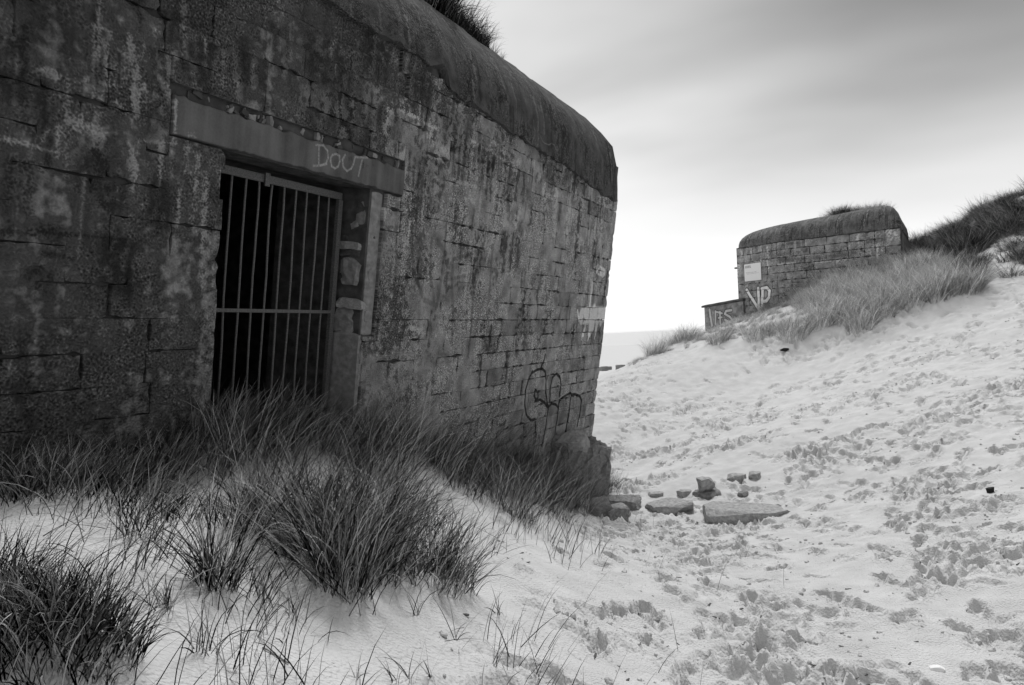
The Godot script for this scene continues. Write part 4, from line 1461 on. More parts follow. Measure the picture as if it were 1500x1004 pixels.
func jamb(b: Node3D) -> void:
	# exposed bricks of the far door jamb, plaster below
	# [height of the piece, plaster 0 / pale brick 1 / dark brick 2, how far it stands back]
	var y := 2.74
	var k := 0
	for part in [[0.24, 0, 0.02], [0.10, 1, 0.0], [0.13, 2, 0.05], [0.27, 0, 0.015], [0.075, 2, 0.03], [0.075, 1, 0.01], [0.075, 2, 0.04], [0.44, 0, 0.02]]:
		var h: float = part[0]
		var wide := 0.17 - 0.03 * rng.randf()
		part[2] += rng.randf_range(-0.01, 0.02)
		var at := Vector3(-6.945 + wide * 0.5 + part[2], y + h * 0.5, -0.19 - part[2] * 0.5)
		put(broken_block(Vector3(wide, h - 0.004, 0.36), 7, 0.016, 20 + k * 3, 9), "door_jamb" if part[1] == 0 else "brick", [M.plaster, M.brick_pale, M.brick][part[1]], b, Transform3D(Basis(), at))
		y += h
		k += 1
	put(rough_box(Vector3(0.05, 2.0, 0.34), 10, 0.012, 61.0, 0.0, 0.02), "door_jamb", M.plaster, b, Transform3D(Basis(), Vector3(-6.905, 1.74, -0.19)))
	put(rough_box(Vector3(0.16, 1.42, 0.05), 8, 0.012, 62.0, 0.0, 0.02), "door_jamb", M.plaster, b, Transform3D(Basis(), Vector3(-6.80, 3.43, -0.06)))


func roof_cap(b: Node3D) -> void:
	# the poured roof: overhanging broken edge, steep shoulder, rounding into the top, and round the end
	var profile := [[-0.10, -0.02], [0.05, 0.0], [0.05, 0.0], [0.055, 0.02], [0.045, 0.14], [0.01, 0.36], [-0.10, 0.60], [-0.28, 0.82], [-0.52, 1.03], [-0.80, 1.20], [-1.15, 1.33], [-1.6, 1.42], [-2.4, 1.50], [-4.0, 1.54]]
	var v := PackedVector3Array()
	var f := PackedInt32Array()
	var nf := 190
	var uv := PackedVector2Array()
	var nc := 10
	var ne := 40
	var across := nf + nc + ne + 1
	var up_run := 0.0
	for k in profile.size():
		if k > 0:
			up_run += Vector2(profile[k][0] - profile[k - 1][0], profile[k][1] - profile[k - 1][1]).length()
		var inset: float = -profile[k][0]
		var lift: float = profile[k][1]
		var share := clampf(lift / 0.5, 0.0, 1.0)
		var end_inset := inset * 0.40 if inset > 0.0 else inset
		var r := 0.30 + 0.4 * clampf(inset, 0.0, 0.8)
		for i in across:
			var p := Vector3()
			if i < nf:
				p = Vector3(lerpf(-19.8, -end_inset - r, float(i) / nf), 0, -inset)
			elif i <= nf + nc:
				var w := PI * 0.5 * (i - nf) / nc
				p = Vector3(-end_inset - r + r * sin(w), 0, -inset - r + r * cos(w))
			else:
				p = Vector3(-end_inset, 0, lerpf(-inset - r, -9.7, float(i - nf - nc) / ne))
			var edge := cap_edge(clampf(p.x, -19.0, 0.0))
			var full := 5.40 + lift
			# the ragged lower edge flattens out up the shoulder
			p.y = lerpf(edge + lift * 0.7, full, share) if lift < 0.5 else full
			var g := wander.get_noise_3d(p.x * 1.1, p.y * 1.1, p.z * 1.1) * 0.035 + wander.get_noise_3d(p.x * 6.0, p.y * 6.0, p.z * 6.0) * 0.008
			p.z += g
			p.y += g * 0.5
			v.append(p)
			uv.append(Vector2((p.x - p.z * (1.0 if i > nf else 0.0)) / 6.0, 1.0 - up_run / 3.0))
	for k in profile.size() - 1:
		for i in across - 1:
			var a := k * across + i
			f.append_array([a, a + across, a + across + 1, a, a + across + 1, a + 1])
	put(solid(v, f, uv), "roof", M.roof, b)
	put(box_mesh(Vector3(-19.8, 5.95, -9.6), Vector3(-1.2, 6.85, -3.9)), "roof_top", M.cap, b)


func gate(frame: Transform3D) -> void:
	var g := thing("barred_gate", "rusty iron gate of thin upright bars closing the bunker doorway", "gate", frame)
	var z := -0.33
	put(box_mesh(Vector3(-8.58, 4.02, z - 0.02), Vector3(-6.98, 4.085, z + 0.02)), "top_rail", M.iron, g)
	put(box_mesh(Vector3(-7.02, 1.2, z - 0.02), Vector3(-6.965, 4.018, z + 0.02)), "stile", M.iron, g)
	put(box_mesh(Vector3(-8.58, 1.2, z - 0.02), Vector3(-8.53, 4.018, z + 0.02)), "stile", M.iron, g)
	put(box_mesh(Vector3(-8.528, 2.915, z + 0.012), Vector3(-7.022, 2.945, z + 0.022)), "cross_rail", M.iron, g)
	put(box_mesh(Vector3(-7.95, 3.99, z + 0.021), Vector3(-7.90, 4.10, z + 0.04)), "bracket", M.iron, g)
	for k in 10:
		var x := -7.14 - k * 0.14
		var v := PackedVector3Array()
		var f := PackedInt32Array()
		var path := []
		for j in 15:
			var t := j / 14.0
			path.append(Vector3(x + 0.012 * wander.get_noise_2d(t * 2.0, k * 3.3), lerpf(1.25, 4.03, t), z + 0.010 * wander.get_noise_2d(t * 2.0 + 20.0, k * 3.3)))
		tube(v, f, path, 0.0105)
		put(solid(v, f), "bar", M.iron, g)


# ---------------------------------------------------------------- the far bunker
const FAR_PLAN := [Vector2(9.1, -27.2), Vector2(10.05, -25.6), Vector2(12.68, -23.6), Vector2(13.32, -23.15)]


func far_bunker() -> void:
	var origin := Vector3(11.3, 0.0, -25.0)
	var b := thing("concrete_bunker", "smaller distant bunker with rounded roof, white VP graffiti and white notice, on the dune", "bunker", Transform3D(Basis(), origin))
	var uv_of := func(x: float, y: float) -> Vector2: return Vector2(x / 6.1, 1.0 - (y + 0.6) / 3.75)
	var s0 := 0.0
	for seg in 3:
		var a: Vector2 = FAR_PLAN[seg]
		var c: Vector2 = FAR_PLAN[seg + 1]
		var long := a.distance_to(c)
		var t := Vector3(c.x - a.x, 0, c.y - a.y) / long
		var out := t.cross(Vector3.UP)
		var place := Transform3D(Basis(t, Vector3.UP, out), Vector3(a.x, 0, a.y) - origin - t * s0)
		put(box_mesh(Vector3(s0 + 0.002, -1.2, -0.6), Vector3(s0 + long - 0.002, 3.12, -0.05)), "wall_core", M.mortar, b, place)
		var y := -0.63
		var row := 0
		while y < 3.05:
			var x := s0
			while x < s0 + long - 0.02:
				var x1 := minf(x + (rng.randf_range(0.45, 0.75) if row % 2 or x > s0 else 0.32), s0 + long)
				if s0 + long - x1 < 0.2:
					x1 = s0 + long
				var gap := 0.006 if y > 1.4 and seg == 1 else 0.002
				put(block_mesh(x + gap, x1 - gap, y + gap, minf(y + 0.285, 3.12) - gap, rng.randf_range(-0.01, 0.012), -0.1, rng.randf_range(0.82, 1.15), 0.014, uv_of), "block", M.far_wall, b, place)
				x = x1
			y += 0.285
			row += 1
		s0 += long
	# sides and back
	var back := [FAR_PLAN[3] + Vector2(3.0, -4.6), FAR_PLAN[0] + Vector2(3.0, -4.6)]
	var v := PackedVector3Array()
	var f := PackedInt32Array()
	var around := [FAR_PLAN[3], back[0], back[1], FAR_PLAN[0]]
	for k in 3:
		var p: Vector2 = around[k]
		var q: Vector2 = around[k + 1]
		quad(v, f, Vector3(p.x, -1.5, p.y) - origin, Vector3(p.x, 3.12, p.y) - origin, Vector3(q.x, 3.12, q.y) - origin, Vector3(q.x, -1.5, q.y) - origin)
	put(solid(v, f), "rear_wall", M.far_cap, b)
	# rounded roof: rings of the plan drawn in towards its middle
	var ring := []
	var corners := [FAR_PLAN[0], FAR_PLAN[1], FAR_PLAN[2], FAR_PLAN[3], back[0], back[1]]
	for k in 6:
		var p: Vector2 = corners[k]
		var q: Vector2 = corners[(k + 1) % 6]
		for i in 8:
			ring.append(p.lerp(q, i / 8.0))
	for pass_n in 2:
		var soft := []
		for k in ring.size():
			soft.append((ring[k - 1] + ring[k] * 2.0 + ring[(k + 1) % ring.size()]) * 0.25)
		ring = soft
	var middle := Vector2(13.0, -27.0)
	v = PackedVector3Array()
	f = PackedInt32Array()
	var steps := [[0.0, 3.08], [-0.045, 3.09], [-0.045, 3.09], [-0.05, 3.13], [-0.04, 3.24], [0.0, 3.36], [0.10, 3.48], [0.25, 3.59], [0.45, 3.68], [0.75, 3.75], [1.2, 3.81], [2.0, 3.85]]
	var far_uv := PackedVector2Array()
	for s in steps:
		for p in ring:
			var d: Vector2 = (middle - p).normalized()
			var q: Vector2 = p + d * s[0]
			var rise := 0.26 * clampf((q.x - 9.5) / 3.8, 0.0, 1.0) * smoothstep(3.15, 3.6, s[1])
			far_uv.append(Vector2((q.x + q.y) / 6.0, 1.0 - (s[1] - 3.0 + s[0] * 0.5) / 3.0))
			v.append(Vector3(q.x, s[1] + rise + 0.03 * wander.get_noise_2d(q.x * 1.2, q.y * 1.2), q.y) - origin)
	var nr := ring.size()
	for k in steps.size() - 1:
		for i in nr:
			var a := k * nr + i
			var c := k * nr + (i + 1) % nr
			f.append_array([a, a + nr, c + nr, a, c + nr, c])
	v.append(Vector3(middle.x, 4.0, middle.y) - origin)
	far_uv.append(Vector2(0.5, 0.3))
	for i in nr:
		f.append_array([(steps.size() - 1) * nr + i, v.size() - 1, (steps.size() - 1) * nr + (i + 1) % nr])
	put(solid(v, f, far_uv), "roof", M.far_roof, b)
	# low annexe with its own slab
	var ta := Vector3(0.94, 0, 2.1).normalized()
	var place := Transform3D(Basis(ta, Vector3.UP, ta.cross(Vector3.UP)), Vector3(8.23, 0, -29.0) - origin)
	var va := PackedVector3Array([Vector3(0, -1.0, 0), Vector3(0, 0.86, 0), Vector3(2.3, 1.0, 0), Vector3(2.3, -1.0, 0)])
	var uva := PackedVector2Array()
	for p in va:
		uva.append(Vector2(p.x / 2.3, 1.0 - (p.y + 0.5) / 1.5))
	put(solid(va, PackedInt32Array([0, 1, 2, 0, 2, 3]), uva), "annexe_wall", M.annex_wall, b, place)
	put(box_mesh(Vector3(0.003, -1.0, -3.0), Vector3(2.3, 0.85, -0.004)), "annexe_core", M.far_cap, b, place)
	put(rough_box(Vector3(2.5, 0.09, 3.2), 10, 0.02, 5.0, 0.0, 0.02), "annexe_roof", M.cap, b, place * Transform3D(Basis(Vector3(0, 0, 1), 0.06), Vector3(1.12, 0.985, -1.5)))
	# steel stub on the left edge
	put(box_mesh(Vector3(-0.10, 2.30, -0.3), Vector3(-0.003, 2.36, -0.2)), "steel_stub", M.iron, b, Transform3D(Basis(), Vector3(9.12, 0, -27.0) - origin))

	# the notice on the wall
	var a: Vector2 = FAR_PLAN[0]
	var t := Vector3(FAR_PLAN[1].x - a.x, 0, FAR_PLAN[1].y - a.y).normalized()
	var n := thing("notice_board", "square white notice board with faint print on the distant bunker's wall", "sign", Transform3D(Basis(t, Vector3.UP, t.cross(Vector3.UP)), Vector3(a.x, 0, a.y)))
	put(box_mesh(Vector3(0.38, 1.75, 0.025), Vector3(1.165, 2.415, 0.045)), "panel", M.board, n)
	for l in [[0.44, 0.66, 2.33, 0.025], [0.44, 0.70, 2.28, 0.02], [0.46, 0.95, 2.08, 0.008], [0.50, 1.02, 2.03, 0.006]]:
		var x: float = l[0]
		while x < l[1]:
			var w := rng.randf_range(0.02, 0.06)
			put(box_mesh(Vector3(x, l[2] - l[3], 0.0455), Vector3(x + w, l[2] + l[3], 0.048)), "print_line", M.print_ink, n)
			x += w + 0.02


# ---------------------------------------------------------------- stones and litter
func debris() -> void:
	# [name, label, category, x, z, size, turn, tilt, material, wear, taper, lift]
	var list := [
		["broken_footing", "tall broken lump of concrete footing at the near bunker's far corner", "concrete", 0.98, -11.3, Vector3(0.8, 1.35, 0.75), 0.7, -0.12, M.stone_dark, 0.30, 0.3, 0.33],
		["concrete_chunk", "pale angular chunk leaning on top of the broken footing by the bunker corner", "concrete", 0.98, -11.2, Vector3(0.5, 0.42, 0.46), 0.9, 0.55, M.stone, 0.10, 0.2, 0.86],
		["concrete_slab", "long low concrete slab half buried in sand, the largest of the slabs", "slab", 3.2, -9.95, Vector3(1.35, 0.20, 0.6), -0.12, -0.06, M.stone, 0.045, 0.3, 0.04],
		["concrete_slab", "rough-edged slab lying between the largest slab and the bunker corner", "slab", 2.28, -10.5, Vector3(0.75, 0.18, 0.5), -0.1, 0.06, M.stone, 0.06, 0.2, 0.02],
		["concrete_slab", "dark ragged slab nearest the bunker corner in the row of slabs", "slab", 1.62, -10.75, Vector3(0.62, 0.18, 0.5), -0.05, -0.04, M.stone_dark, 0.06, 0.1, 0.04],
		["concrete_block", "small pale squared block in front of the slab nearest the bunker corner", "block", 1.52, -10.25, Vector3(0.36, 0.17, 0.3), 0.2, 0.12, M.stone, 0.035, 0.1, 0.05],
		["rubble_piece", "leaning shard of rubble under the grass at the bunker corner", "rubble", 1.14, -9.6, Vector3(0.34, 0.34, 0.16), 0.5, 0.6, M.stone_dark, 0.05, 0.1, 0.06],
		["rubble_piece", "upright dark rubble shard beside the small pale block", "rubble", 1.36, -9.55, Vector3(0.30, 0.32, 0.18), 0.2, -0.3, M.stone_dark, 0.05, 0.1, 0.05],
		["flat_stone", "flat tilted stone edge poking from the sand below the rubble shards", "stone", 1.22, -8.7, Vector3(0.42, 0.10, 0.3), -0.5, -0.25, M.stone, 0.04, 0.0, 0.0],
		["stone_plate", "dark flat stone plate lying behind the largest slab with a block on it", "stone", 3.08, -11.1, Vector3(0.50, 0.16, 0.42), 0.0, 0.03, M.stone_dark, 0.05, 0.1, 0.05],
		["stone_block", "small squared stone standing on the flat plate behind the largest slab", "stone", 3.04, -11.1, Vector3(0.26, 0.22, 0.22), 0.3, 0.05, M.stone, 0.04, 0.25, 0.17],
		["sand_stone", "low wedge of stone behind and beside the stone plate", "stone", 3.66, -11.5, Vector3(0.32, 0.16, 0.26), 0.3, 0.1, M.stone, 0.05, 0.2, 0.02],
		["sand_stone", "rounded stone lying right of the low stone wedge", "stone", 3.95, -11.4, Vector3(0.2, 0.13, 0.18), 1.0, 0.1, M.stone, 0.04, 0.1, 0.02],
		["sand_stone", "little dark pebble-like stone between the plate and the largest slab's end", "stone", 3.55, -10.8, Vector3(0.17, 0.1, 0.15), 0.6, 0.0, M.stone_dark, 0.03, 0.1, 0.02],
		["sand_stone", "flattish stone nearly buried behind the rough-edged slab", "stone", 2.3, -11.4, Vector3(0.26, 0.09, 0.2), 0.2, 0.0, M.stone, 0.03, 0.1, 0.01],
		["sand_stone", "flattish stone nearly buried behind the gap before the largest slab", "stone", 2.74, -11.3, Vector3(0.24, 0.09, 0.2), 0.5, 0.0, M.stone, 0.03, 0.1, 0.01],
		["dark_stone", "lone black lump on the sand slope below the far dune grass", "stone", 8.02, -20.1, Vector3(0.20, 0.09, 0.15), 0.2, 0.0, M.dark_thing, 0.05, 0.2, 0.04],
		["dark_stone", "small dark stone on the trodden sand at the right edge", "stone", 5.42, -7.85, Vector3(0.08, 0.07, 0.07), 0.2, 0.2, M.dark_thing, 0.015, 0.1, 0.02],
		["paper_scrap", "small white crumpled scrap on the sand at the bottom edge", "litter", 2.39, -3.98, Vector3(0.10, 0.025, 0.05), -0.4, 0.2, M.white_thing, 0.02, 0.0, 0.01],
	]
	for k in list.size():
		var d: Array = list[k]
		var size: Vector3 = d[5]
		var at := Vector3(d[3], ground_y(d[3], d[4]) + d[11], d[4])
		var o := put(broken_block(size, 12 if size.x > 0.5 else 7, d[9] * 0.28, 7 + k * 3), d[0], d[8], null, Transform3D(Basis.from_euler(Vector3(0.0, d[6], d[7])), at))
		tag(o, d[1], d[2], "concrete rubble by the bunker corner" if k < 9 else "")
	# a twig on the near sand
	var v := PackedVector3Array()
	var f := PackedInt32Array()
	var path := []
	for j in 6:
		var x := -0.93 + 0.022 * j
		var z := -2.40 + 0.012 * j
		path.append(Vector3(x, ground_y(x, z) + 0.004 + 0.002 * (j % 2), z))
	tube(v, f, path, 0.0028, 6)
	tag(put(solid(v, f), "twig", M.stick), "short pale twig lying on the smooth sand at the bottom", "twig")


# ---------------------------------------------------------------- marram grass
# Adds one arched blade. The face turns with its heading; the tip droops along the lean.
func blade(v: PackedVector3Array, n: PackedVector3Array, c: PackedColorArray, f: PackedInt32Array, root: Vector3, up: Vector3, droop: float, long: float, wide: float, tone: float, segs := 5) -> void:
	var side := up.cross(Vector3(up.z, 0.3, -up.x) + Vector3(0.01, 0, 0.02)).normalized()
	side = side.rotated(up, rng.randf_range(-1.2, 1.2))
	var flat := Vector3(up.x, 0.0, up.z)
	flat = flat.normalized() if flat.length() > 0.02 else Vector3(1, 0, 0)
	var base := v.size()
	var p := root
	var dir := up
	var step := long / segs
	for k in segs + 1:
		var t := float(k) / segs
		var half := wide * 0.5 * (1.0 - pow(t, 2.2) * 0.93)
		var face := dir.cross(side).normalized()
		if face.y < 0.0:
			face = -face
		v.append(p - side * half)
		v.append(p + side * half)
		face = (face + Vector3.UP * blade_tilt).normalized()
		n.append(face)
		n.append(face)
		var g := tone
		c.append(Color(g, g, g))
		c.append(Color(g, g, g))
		p += dir * step
		dir = (dir + (flat * 0.8 - Vector3.UP * 0.75) * droop * (0.10 + 0.32 * t)).normalized()
	for k in segs:
		var a := base + k * 2
		f.append_array([a, a + 2, a + 3, a, a + 3, a + 1])


func blades_mesh(v: PackedVector3Array, n: PackedVector3Array, c: PackedColorArray, f: PackedInt32Array) -> ArrayMesh:
	var arr := []
	arr.resize(Mesh.ARRAY_MAX)
	arr[Mesh.ARRAY_VERTEX] = v
	arr[Mesh.ARRAY_NORMAL] = n
	arr[Mesh.ARRAY_COLOR] = c
	arr[Mesh.ARRAY_INDEX] = f
	var m := ArrayMesh.new()
	m.add_surface_from_arrays(Mesh.PRIMITIVE_TRIANGLES, arr)
	return m


func tuft_mesh(count: int, long: float, radius: float, lean: Vector3, tone: float, dry: float, on_ground: Vector3, width := 0.0048, spread := 0.42) -> ArrayMesh:
	var v := PackedVector3Array()
	var n := PackedVector3Array()
	var c := PackedColorArray()
	var f := PackedInt32Array()
	for k in count:
		var w := rng.randf() * TAU
		var r := radius * sqrt(rng.randf())
		var root := Vector3(cos(w) * r, 0, sin(w) * r)
		if on_ground != Vector3.INF:
			root.y = ground_y(on_ground.x + root.x, on_ground.z + root.z) - on_ground.y - 0.01
		var out := Vector3(cos(w), 0, sin(w)) * (r / maxf(radius, 0.01)) * spread
		var up := (Vector3.UP + out * rng.randf_range(0.2, 1.2) + lean * rng.randf_range(0.2, 1.1) + Vector3(rng.randfn(0, 0.30), 0, rng.randfn(0, 0.30))).normalized()
		var is_dry := rng.randf() < dry
		var t := tone * (0.35 + 2.3 * pow(rng.randf(), 2.2))
		var l := long * rng.randf_range(0.35, 1.15)
		var droop := 0.1 + 2.1 * pow(rng.randf(), 1.8)
		if is_dry:
			t = rng.randf_range(0.32, 0.55)
			droop *= 1.3
		blade(v, n, c, f, root, up, droop, l, width * rng.randf_range(0.6, 1.25), t)
	return blades_mesh(v, n, c, f)


func near_grass() -> void:
	var labels := [
		"dense dark marram tuft in the bottom corner, cut by the picture's left edge", "tall dark marram tuft at the very bottom of the corner stand", "dark marram tuft on the inner side of the bottom corner stand", "thin outer tuft fringing the bottom corner stand towards the open sand", "marram tuft behind the bottom corner stand, at the picture's edge", "marram tuft rising behind the tall tuft of the bottom corner stand", "small tuft at the picture's edge above the bottom corner stand",
		"narrow upright tuft standing apart on the bunker side of the big dark clump", "rear tuft of the big dark clump, on its bunker side", "tall tuft in the middle of the big dark clump", "front tuft of the big dark clump, lowest on the sand", "thick dark tuft on the open-sand side of the big clump", "dark tuft at the back right of the big clump", "tuft at the back centre of the big dark clump",
		"low spiky dark tuft on open sand beside the big clump", "small tuft leaning right off the low spiky tuft",
		"long bent grass under the gate's hinge side", "long bent grass under the middle of the gate", "arching grass tuft before the gate's far half", "dark grass tuft at the gate's far jamb", "fluffy arching tuft on the sand in front of the gate",
		"wall-foot tuft at the picture's left edge", "second wall-foot tuft from the picture's left edge", "third wall-foot tuft from the picture's left edge", "fourth wall-foot tuft from the picture's left edge", "wall-foot tuft nearest the gate on its left", "short tuft pressed against the wall near the picture's left edge", "short tuft against the wall below the dark cracks",
		"pale windswept tuft just right of the doorway", "windswept tuft midway between doorway and outlined graffiti", "large windswept tuft left of the outlined graffiti", "dark windswept tuft beneath the outlined graffiti's first letter", "rear windswept tuft close to the wall, midway to the graffiti", "rear pale tuft close to the wall beside the doorway", "rear tuft close to the wall just before the graffiti",
		"tuft spilling down the sand below the windswept tufts", "shaggy tuft in front of the bunker corner's footing", "shaggy small tuft against the broken footing", "shaggy tuft under the middle of the outlined graffiti",
		"thin stems on the sand between the corner stand and the wall", "few thin stems left of the narrow upright tuft", "few thin stems in front of the big clump's left side", "few stems on the sand beside the bottom corner stand", "few bent stems at the bottom, right of the corner stand", "sparse pale stems in the sand gap below the doorway's right jamb", "sparse upright stems joining the narrow tuft and the big clump", "few thin stems under the front of the big clump",
		"leftmost of the four seedlings along the bottom edge", "second seedling from the left along the bottom edge", "tallest seedling of the four along the bottom edge", "rightmost of the four seedlings along the bottom edge", "lone seedling standing right of the bottom row", "sprig just below the low spiky tuft", "pale sprig on open sand right of the low spiky tuft", "sprig left of and below the low spiky tuft",
	]
	var lean_dir := Vector3(0.92, 0, -0.2)
	for k in TUFTS.size():
		var t: Array = TUFTS[k]
		var at := Vector3(t[0], ground_y(t[0], t[1]), t[1])
		var group := "marram tufts along the bunker wall"
		if k < 7:
			group = "marram stand in the bottom corner"
		elif k < 16:
			group = "marram tufts on the near sand"
		elif k > 38:
			group = "thin stems and seedlings on the near sand"
		var tone := 0.14 + 0.36 * float(t[6])
		var seedling := k > 46
		var m := tuft_mesh(int(t[4] * (1.0 if seedling else 1.9)), t[2] * (1.0 if seedling else 0.92), t[3] * (1.0 if seedling else 1.5), lean_dir * float(t[5]), tone, 0.17 + 0.28 * float(t[6]), at, 0.0044, 0.30 if seedling else 0.40)
		var o := put(m, "marram_tuft", M.blade, null, Transform3D(Basis(), at))
		tag(o, labels[k], "grass", group)
	# the thin undergrowth that fills the bank between them
	var v := PackedVector3Array()
	var n := PackedVector3Array()
	var c := PackedColorArray()
	var f := PackedInt32Array()
	for k in 23000:
		var along := rng.randf_range(-11.2, -0.6)
		var off := absf(rng.randfn(0.0, 0.6)) + 0.03
		if along < -8.3:
			off *= 2.5
		elif along < -6.0:
			off *= 1.7
		elif along > -2.5:
			off *= 0.7
		var p := CORNER + ALONG * along + Vector3(0.88, 0, 0.46) * off
		# the wall leans out: start from where it meets the sand
		var y := ground_y(p.x, p.z)
		var rise := (y - CORNER.y) / 0.987
		p += Vector3(0.1433, 0, 0.0747) * maxf(rise, 0.0)
		y = ground_y(p.x, p.z)
		if wander.get_noise_2d(p.x * 1.1 + 7.0, p.z * 1.1) < -0.16 + 0.3 * smoothstep(0.5, 1.3, off):
			continue
		var up := (Vector3.UP + lean_dir * rng.randf_range(0.0, 0.7) + Vector3(rng.randfn(0, 0.25), 0, rng.randfn(0, 0.25))).normalized()
		var is_dry := rng.randf() < 0.25
		blade(v, n, c, f, Vector3(p.x, y - 0.01, p.z), up, rng.randf_range(0.2, 1.2), rng.randf_range(0.15, 0.48) * (0.75 if along < -9.0 else 1.0), rng.randf_range(0.003, 0.0058), rng.randf_range(0.34, 0.55) if is_dry else 0.05 + 0.38 * pow(rng.randf(), 1.8), 4)
	# single blades coming up through the sand between the tufts
	for k in 4200:
		var x := rng.randf_range(-2.9, 0.9)
		var z := rng.randf_range(-7.5, -1.9)
		var thin := wander.get_noise_2d(x * 1.5 + 33.0, z * 1.5) - 0.02
		if thin < -0.1 * smoothstep(-1.0, -2.0, x) or rng.randf() > (thin + 0.08) * 3.0 or x > -0.55 - 0.22 * (z + 3.0):
			continue
		var p := Vector3(x, ground_y(x, z), z)
		if (p - CORNER).dot(OUTWARD) < 0.08:
			continue
		var up := (Vector3.UP + Vector3(rng.randfn(0.2, 0.35), 0, rng.randfn(0, 0.35))).normalized()
		blade(v, n, c, f, p - Vector3(0, 0.01, 0), up, rng.randf_range(0.2, 1.8), rng.randf_range(0.10, 0.42), rng.randf_range(0.0025, 0.0048), rng.randf_range(0.3, 0.5) if rng.randf() < 0.25 else 0.05 + 0.2 * rng.randf(), 5)
	# dead stalks lying about on the near sand
	for k in 420:
		var x := rng.randf_range(-2.6, 0.5)
		var z := rng.randf_range(-6.5, -2.0)
		if wander.get_noise_2d(x * 1.3 + 70.0, z * 1.3) < 0.05 or x > -0.2 - 0.25 * (z + 3.0):
			continue
		var w := rng.randf() * TAU
		blade(v, n, c, f, Vector3(x, ground_y(x, z) + 0.004, z), Vector3(cos(w), rng.randf_range(0.05, 0.5), sin(w)).normalized(), rng.randf_range(0.2, 0.7), rng.randf_range(0.08, 0.28), 0.003, rng.randf_range(0.06, 0.4), 4)
	var o := put(blades_mesh(v, n, c, f), "undergrowth", M.blade)
	tag(o, "thin mixed grass filling the bank along the bunker wall", "grass", "", "stuff")


func scatter(called: String, label: String, shapes: Array, places: Array, mat: Material = M.blade) -> void:
	# one mass of grass: a node for each of a few tuft shapes
	var root := Node3D.new()
	root.name = called
	add_child(root)
	tag(root, label, "grass", "", "stuff")
	for k in shapes.size():
		var mine := []
		for i in range(k, places.size(), shapes.size()):
			mine.append(places[i])
		var mm := MultiMesh.new()
		mm.transform_format = MultiMesh.TRANSFORM_3D
		mm.mesh = shapes[k]
		mm.instance_count = mine.size()
		for i in mine.size():
			mm.set_instance_transform(i, mine[i])
		var o := MultiMeshInstance3D.new()
		o.name = "grass"
		o.multimesh = mm
		o.material_override = mat
		root.add_child(o, true)


func roof_grass(frame: Transform3D) -> void:
	var shapes := []
	for k in 3:
		shapes.append(tuft_mesh(60, 0.5, 0.12, Vector3(0.1, 0, 0), 0.05, 0.06, Vector3.INF, 0.006))
	var places := []
	for k in 700:
		var x := rng.randf_range(-9.5, -3.15)
		var z := rng.randf_range(-1.9, -0.72 - 0.12 * wander.get_noise_1d(x * 2.0))
		var y := 6.55 + 0.2 * smoothstep(-0.7, -1.6, z)
		var s := rng.randf_range(0.6, 1.2) * (0.4 + 0.9 * smoothstep(-3.2, -5.0, x))
		places.append(frame * Transform3D(Basis(Vector3.UP, rng.randf() * TAU).scaled(Vector3.ONE * s), Vector3(x, y, z)))
	scatter("roof_grass", "dark grass growing along the near bunker's roof", shapes, places)
	var o := put(rough_box(Vector3(7.4, 0.35, 2.2), 10, 0.08, 3.0, 0.1, 0.1), "turf", M.soil, get_node("roof_grass"), frame * Transform3D(Basis(), Vector3(-7.4, 6.66, -1.95)))
	o.set_meta("kind", "stuff")


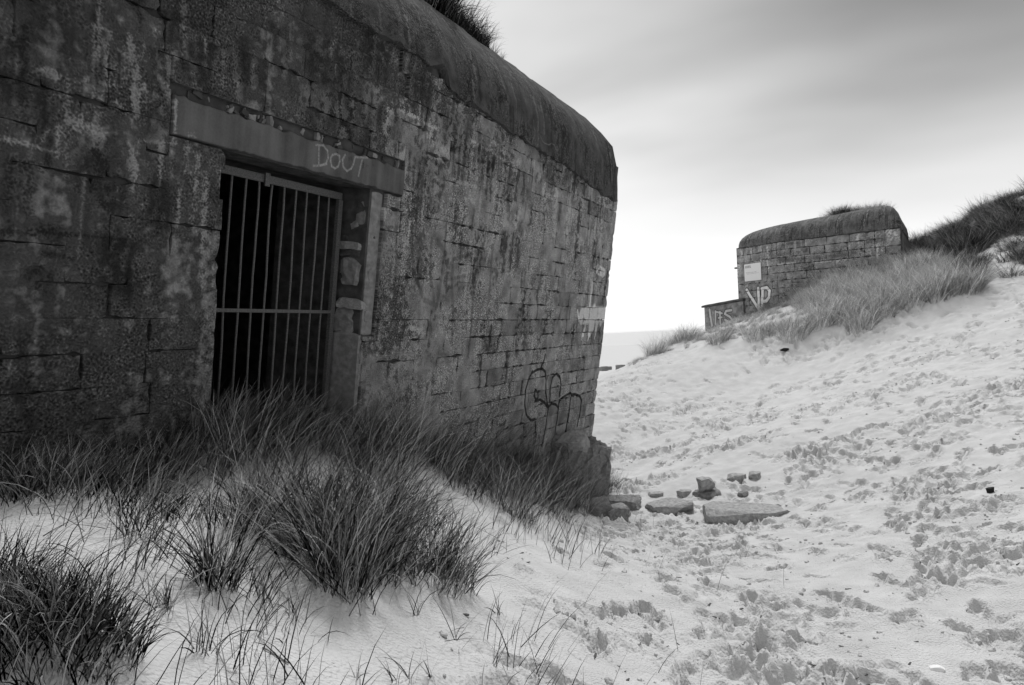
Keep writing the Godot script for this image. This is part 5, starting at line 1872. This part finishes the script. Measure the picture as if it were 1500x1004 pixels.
func far_grass() -> void:
	blade_tilt = 0.7
	var shapes := []
	for k in 4:
		shapes.append(tuft_mesh(90, 0.8, 0.16, Vector3(0.25, 0, 0), 0.6, 0.65, Vector3.INF, 0.0075, 0.5))
	blade_tilt = 0.0
	var dark := []
	for k in 5:
		dark.append(tuft_mesh(80, 0.75, 0.2, Vector3(0.2, 0, 0), [0.06, 0.14, 0.09, 0.22, 0.12][k], [0.05, 0.2, 0.1, 0.45, 0.1][k], Vector3.INF, 0.010, 0.6))
	blade_tilt = 0.7
	var words := ["lowest tuft at the seaward end of the far dune", "second tuft from the seaward end of the far dune", "rounded tuft below the annexe with graffiti", "small tuft on bare sand below the annexe", "wide tuft below the VP graffiti", "tuft with its foot in the pale sand below the bunker's middle", "tuft behind the notch in the sand below the far bunker", "tallest fan-shaped tuft overhanging the sand below the far bunker", "tuft right of the tall fan-shaped tuft", "tuft below the far bunker's uphill end", "second-last tuft at the uphill end of the pale grass", "last tuft at the uphill end of the pale grass", "tuft just behind the wide tuft below the VP graffiti", "tuft just behind the fan-shaped tuft"]
	for k in FAR_TUFTS.size():
		var t: Array = FAR_TUFTS[k]
		var at := Vector3(t[0], ground_y(t[0], t[1]), t[1])
		var o := put(tuft_mesh(420, minf(t[2], 1.15), 0.42 if k > 3 else 0.34, Vector3(0.3, 0, 0), 0.6, 0.6, at, 0.0075, 0.55), "dune_grass_tuft", M.pale_blade, null, Transform3D(Basis(), at))
		tag(o, words[k], "grass", "marram tufts on the far dune")
	var places := []
	for k in 5200:
		var x := rng.randf_range(4.0, 16.5)
		var z := rng.randf_range(-27.0, -17.5)
		# the pale grass lies behind a line running up the slope
		var front := -23.4 + (x - 5.2) * 0.62 if x > 7.0 else -23.2
		front = minf(front, -18.9 + 0.25 * wander.get_noise_1d(x * 2.0))
		var deep := front - z
		if deep < 0.0 or deep > (6.0 if x > 7.2 else 1.7) or wander.get_noise_2d(x * 0.9, z * 0.9 + 40.0) < -0.22 + 0.25 * smoothstep(8.0, 6.5, x):
			continue
		if x > 13.2 and z > -21.0 or x > 13.8:
			continue
		var s := rng.randf_range(0.6, 1.1) * lerpf(0.32, 1.0, smoothstep(9.2, 11.2, x))
		places.append(Transform3D(Basis(Vector3.UP, rng.randf_range(-0.7, 0.7)).scaled(Vector3.ONE * s), Vector3(x, ground_y(x, z) - 0.02, z)))
	scatter("dune_grass", "pale feathery marram covering the slope below the far bunker", shapes, places, M.pale_blade)
	places = []
	for k in 7000:
		var x := rng.randf_range(12.8, 32.0)
		var z := rng.randf_range(-34.0, -19.0)
		var y := ground_y(x, z)
		var bare := x > 13.6 and z > -23.2 + 0.8 * wander.get_noise_2d(x * 0.6, z * 0.6)
		if bare and wander.get_noise_2d(x * 0.8 + 5.0, z * 0.8) < 0.16:
			continue
		if y < 0.6 or (x < 16.6 and z < -22.8 and z > -31.5 and x < 13.4 + (-23.1 - z) * 0.75):
			continue
		var clump := wander.get_noise_2d(x * 0.55 + 15.0, z * 0.55)
		if clump < -0.30:
			continue
		places.append(Transform3D(Basis(Vector3.UP, rng.randf() * TAU).scaled(Vector3.ONE * rng.randf_range(0.5, 1.0) * (0.85 + 1.3 * clump)), Vector3(x, y - 0.02, z)))
	scatter("hill_grass", "dark grass and scrub covering the dune hill at the right", dark, places)
	places = []
	for k in 120:
		var x := rng.randf_range(12.1, 14.1)
		var z := rng.randf_range(-26.6, -24.6)
		if (Vector2(x, z) - Vector2(13.05, -25.6)).length() > 1.15:
			continue
		places.append(Transform3D(Basis(Vector3.UP, rng.randf() * TAU).scaled(Vector3.ONE * rng.randf_range(0.35, 0.7)), Vector3(x, 3.9, z)))
	scatter("far_roof_grass", "small dark cap of grass on the far bunker's roof", dark, places)
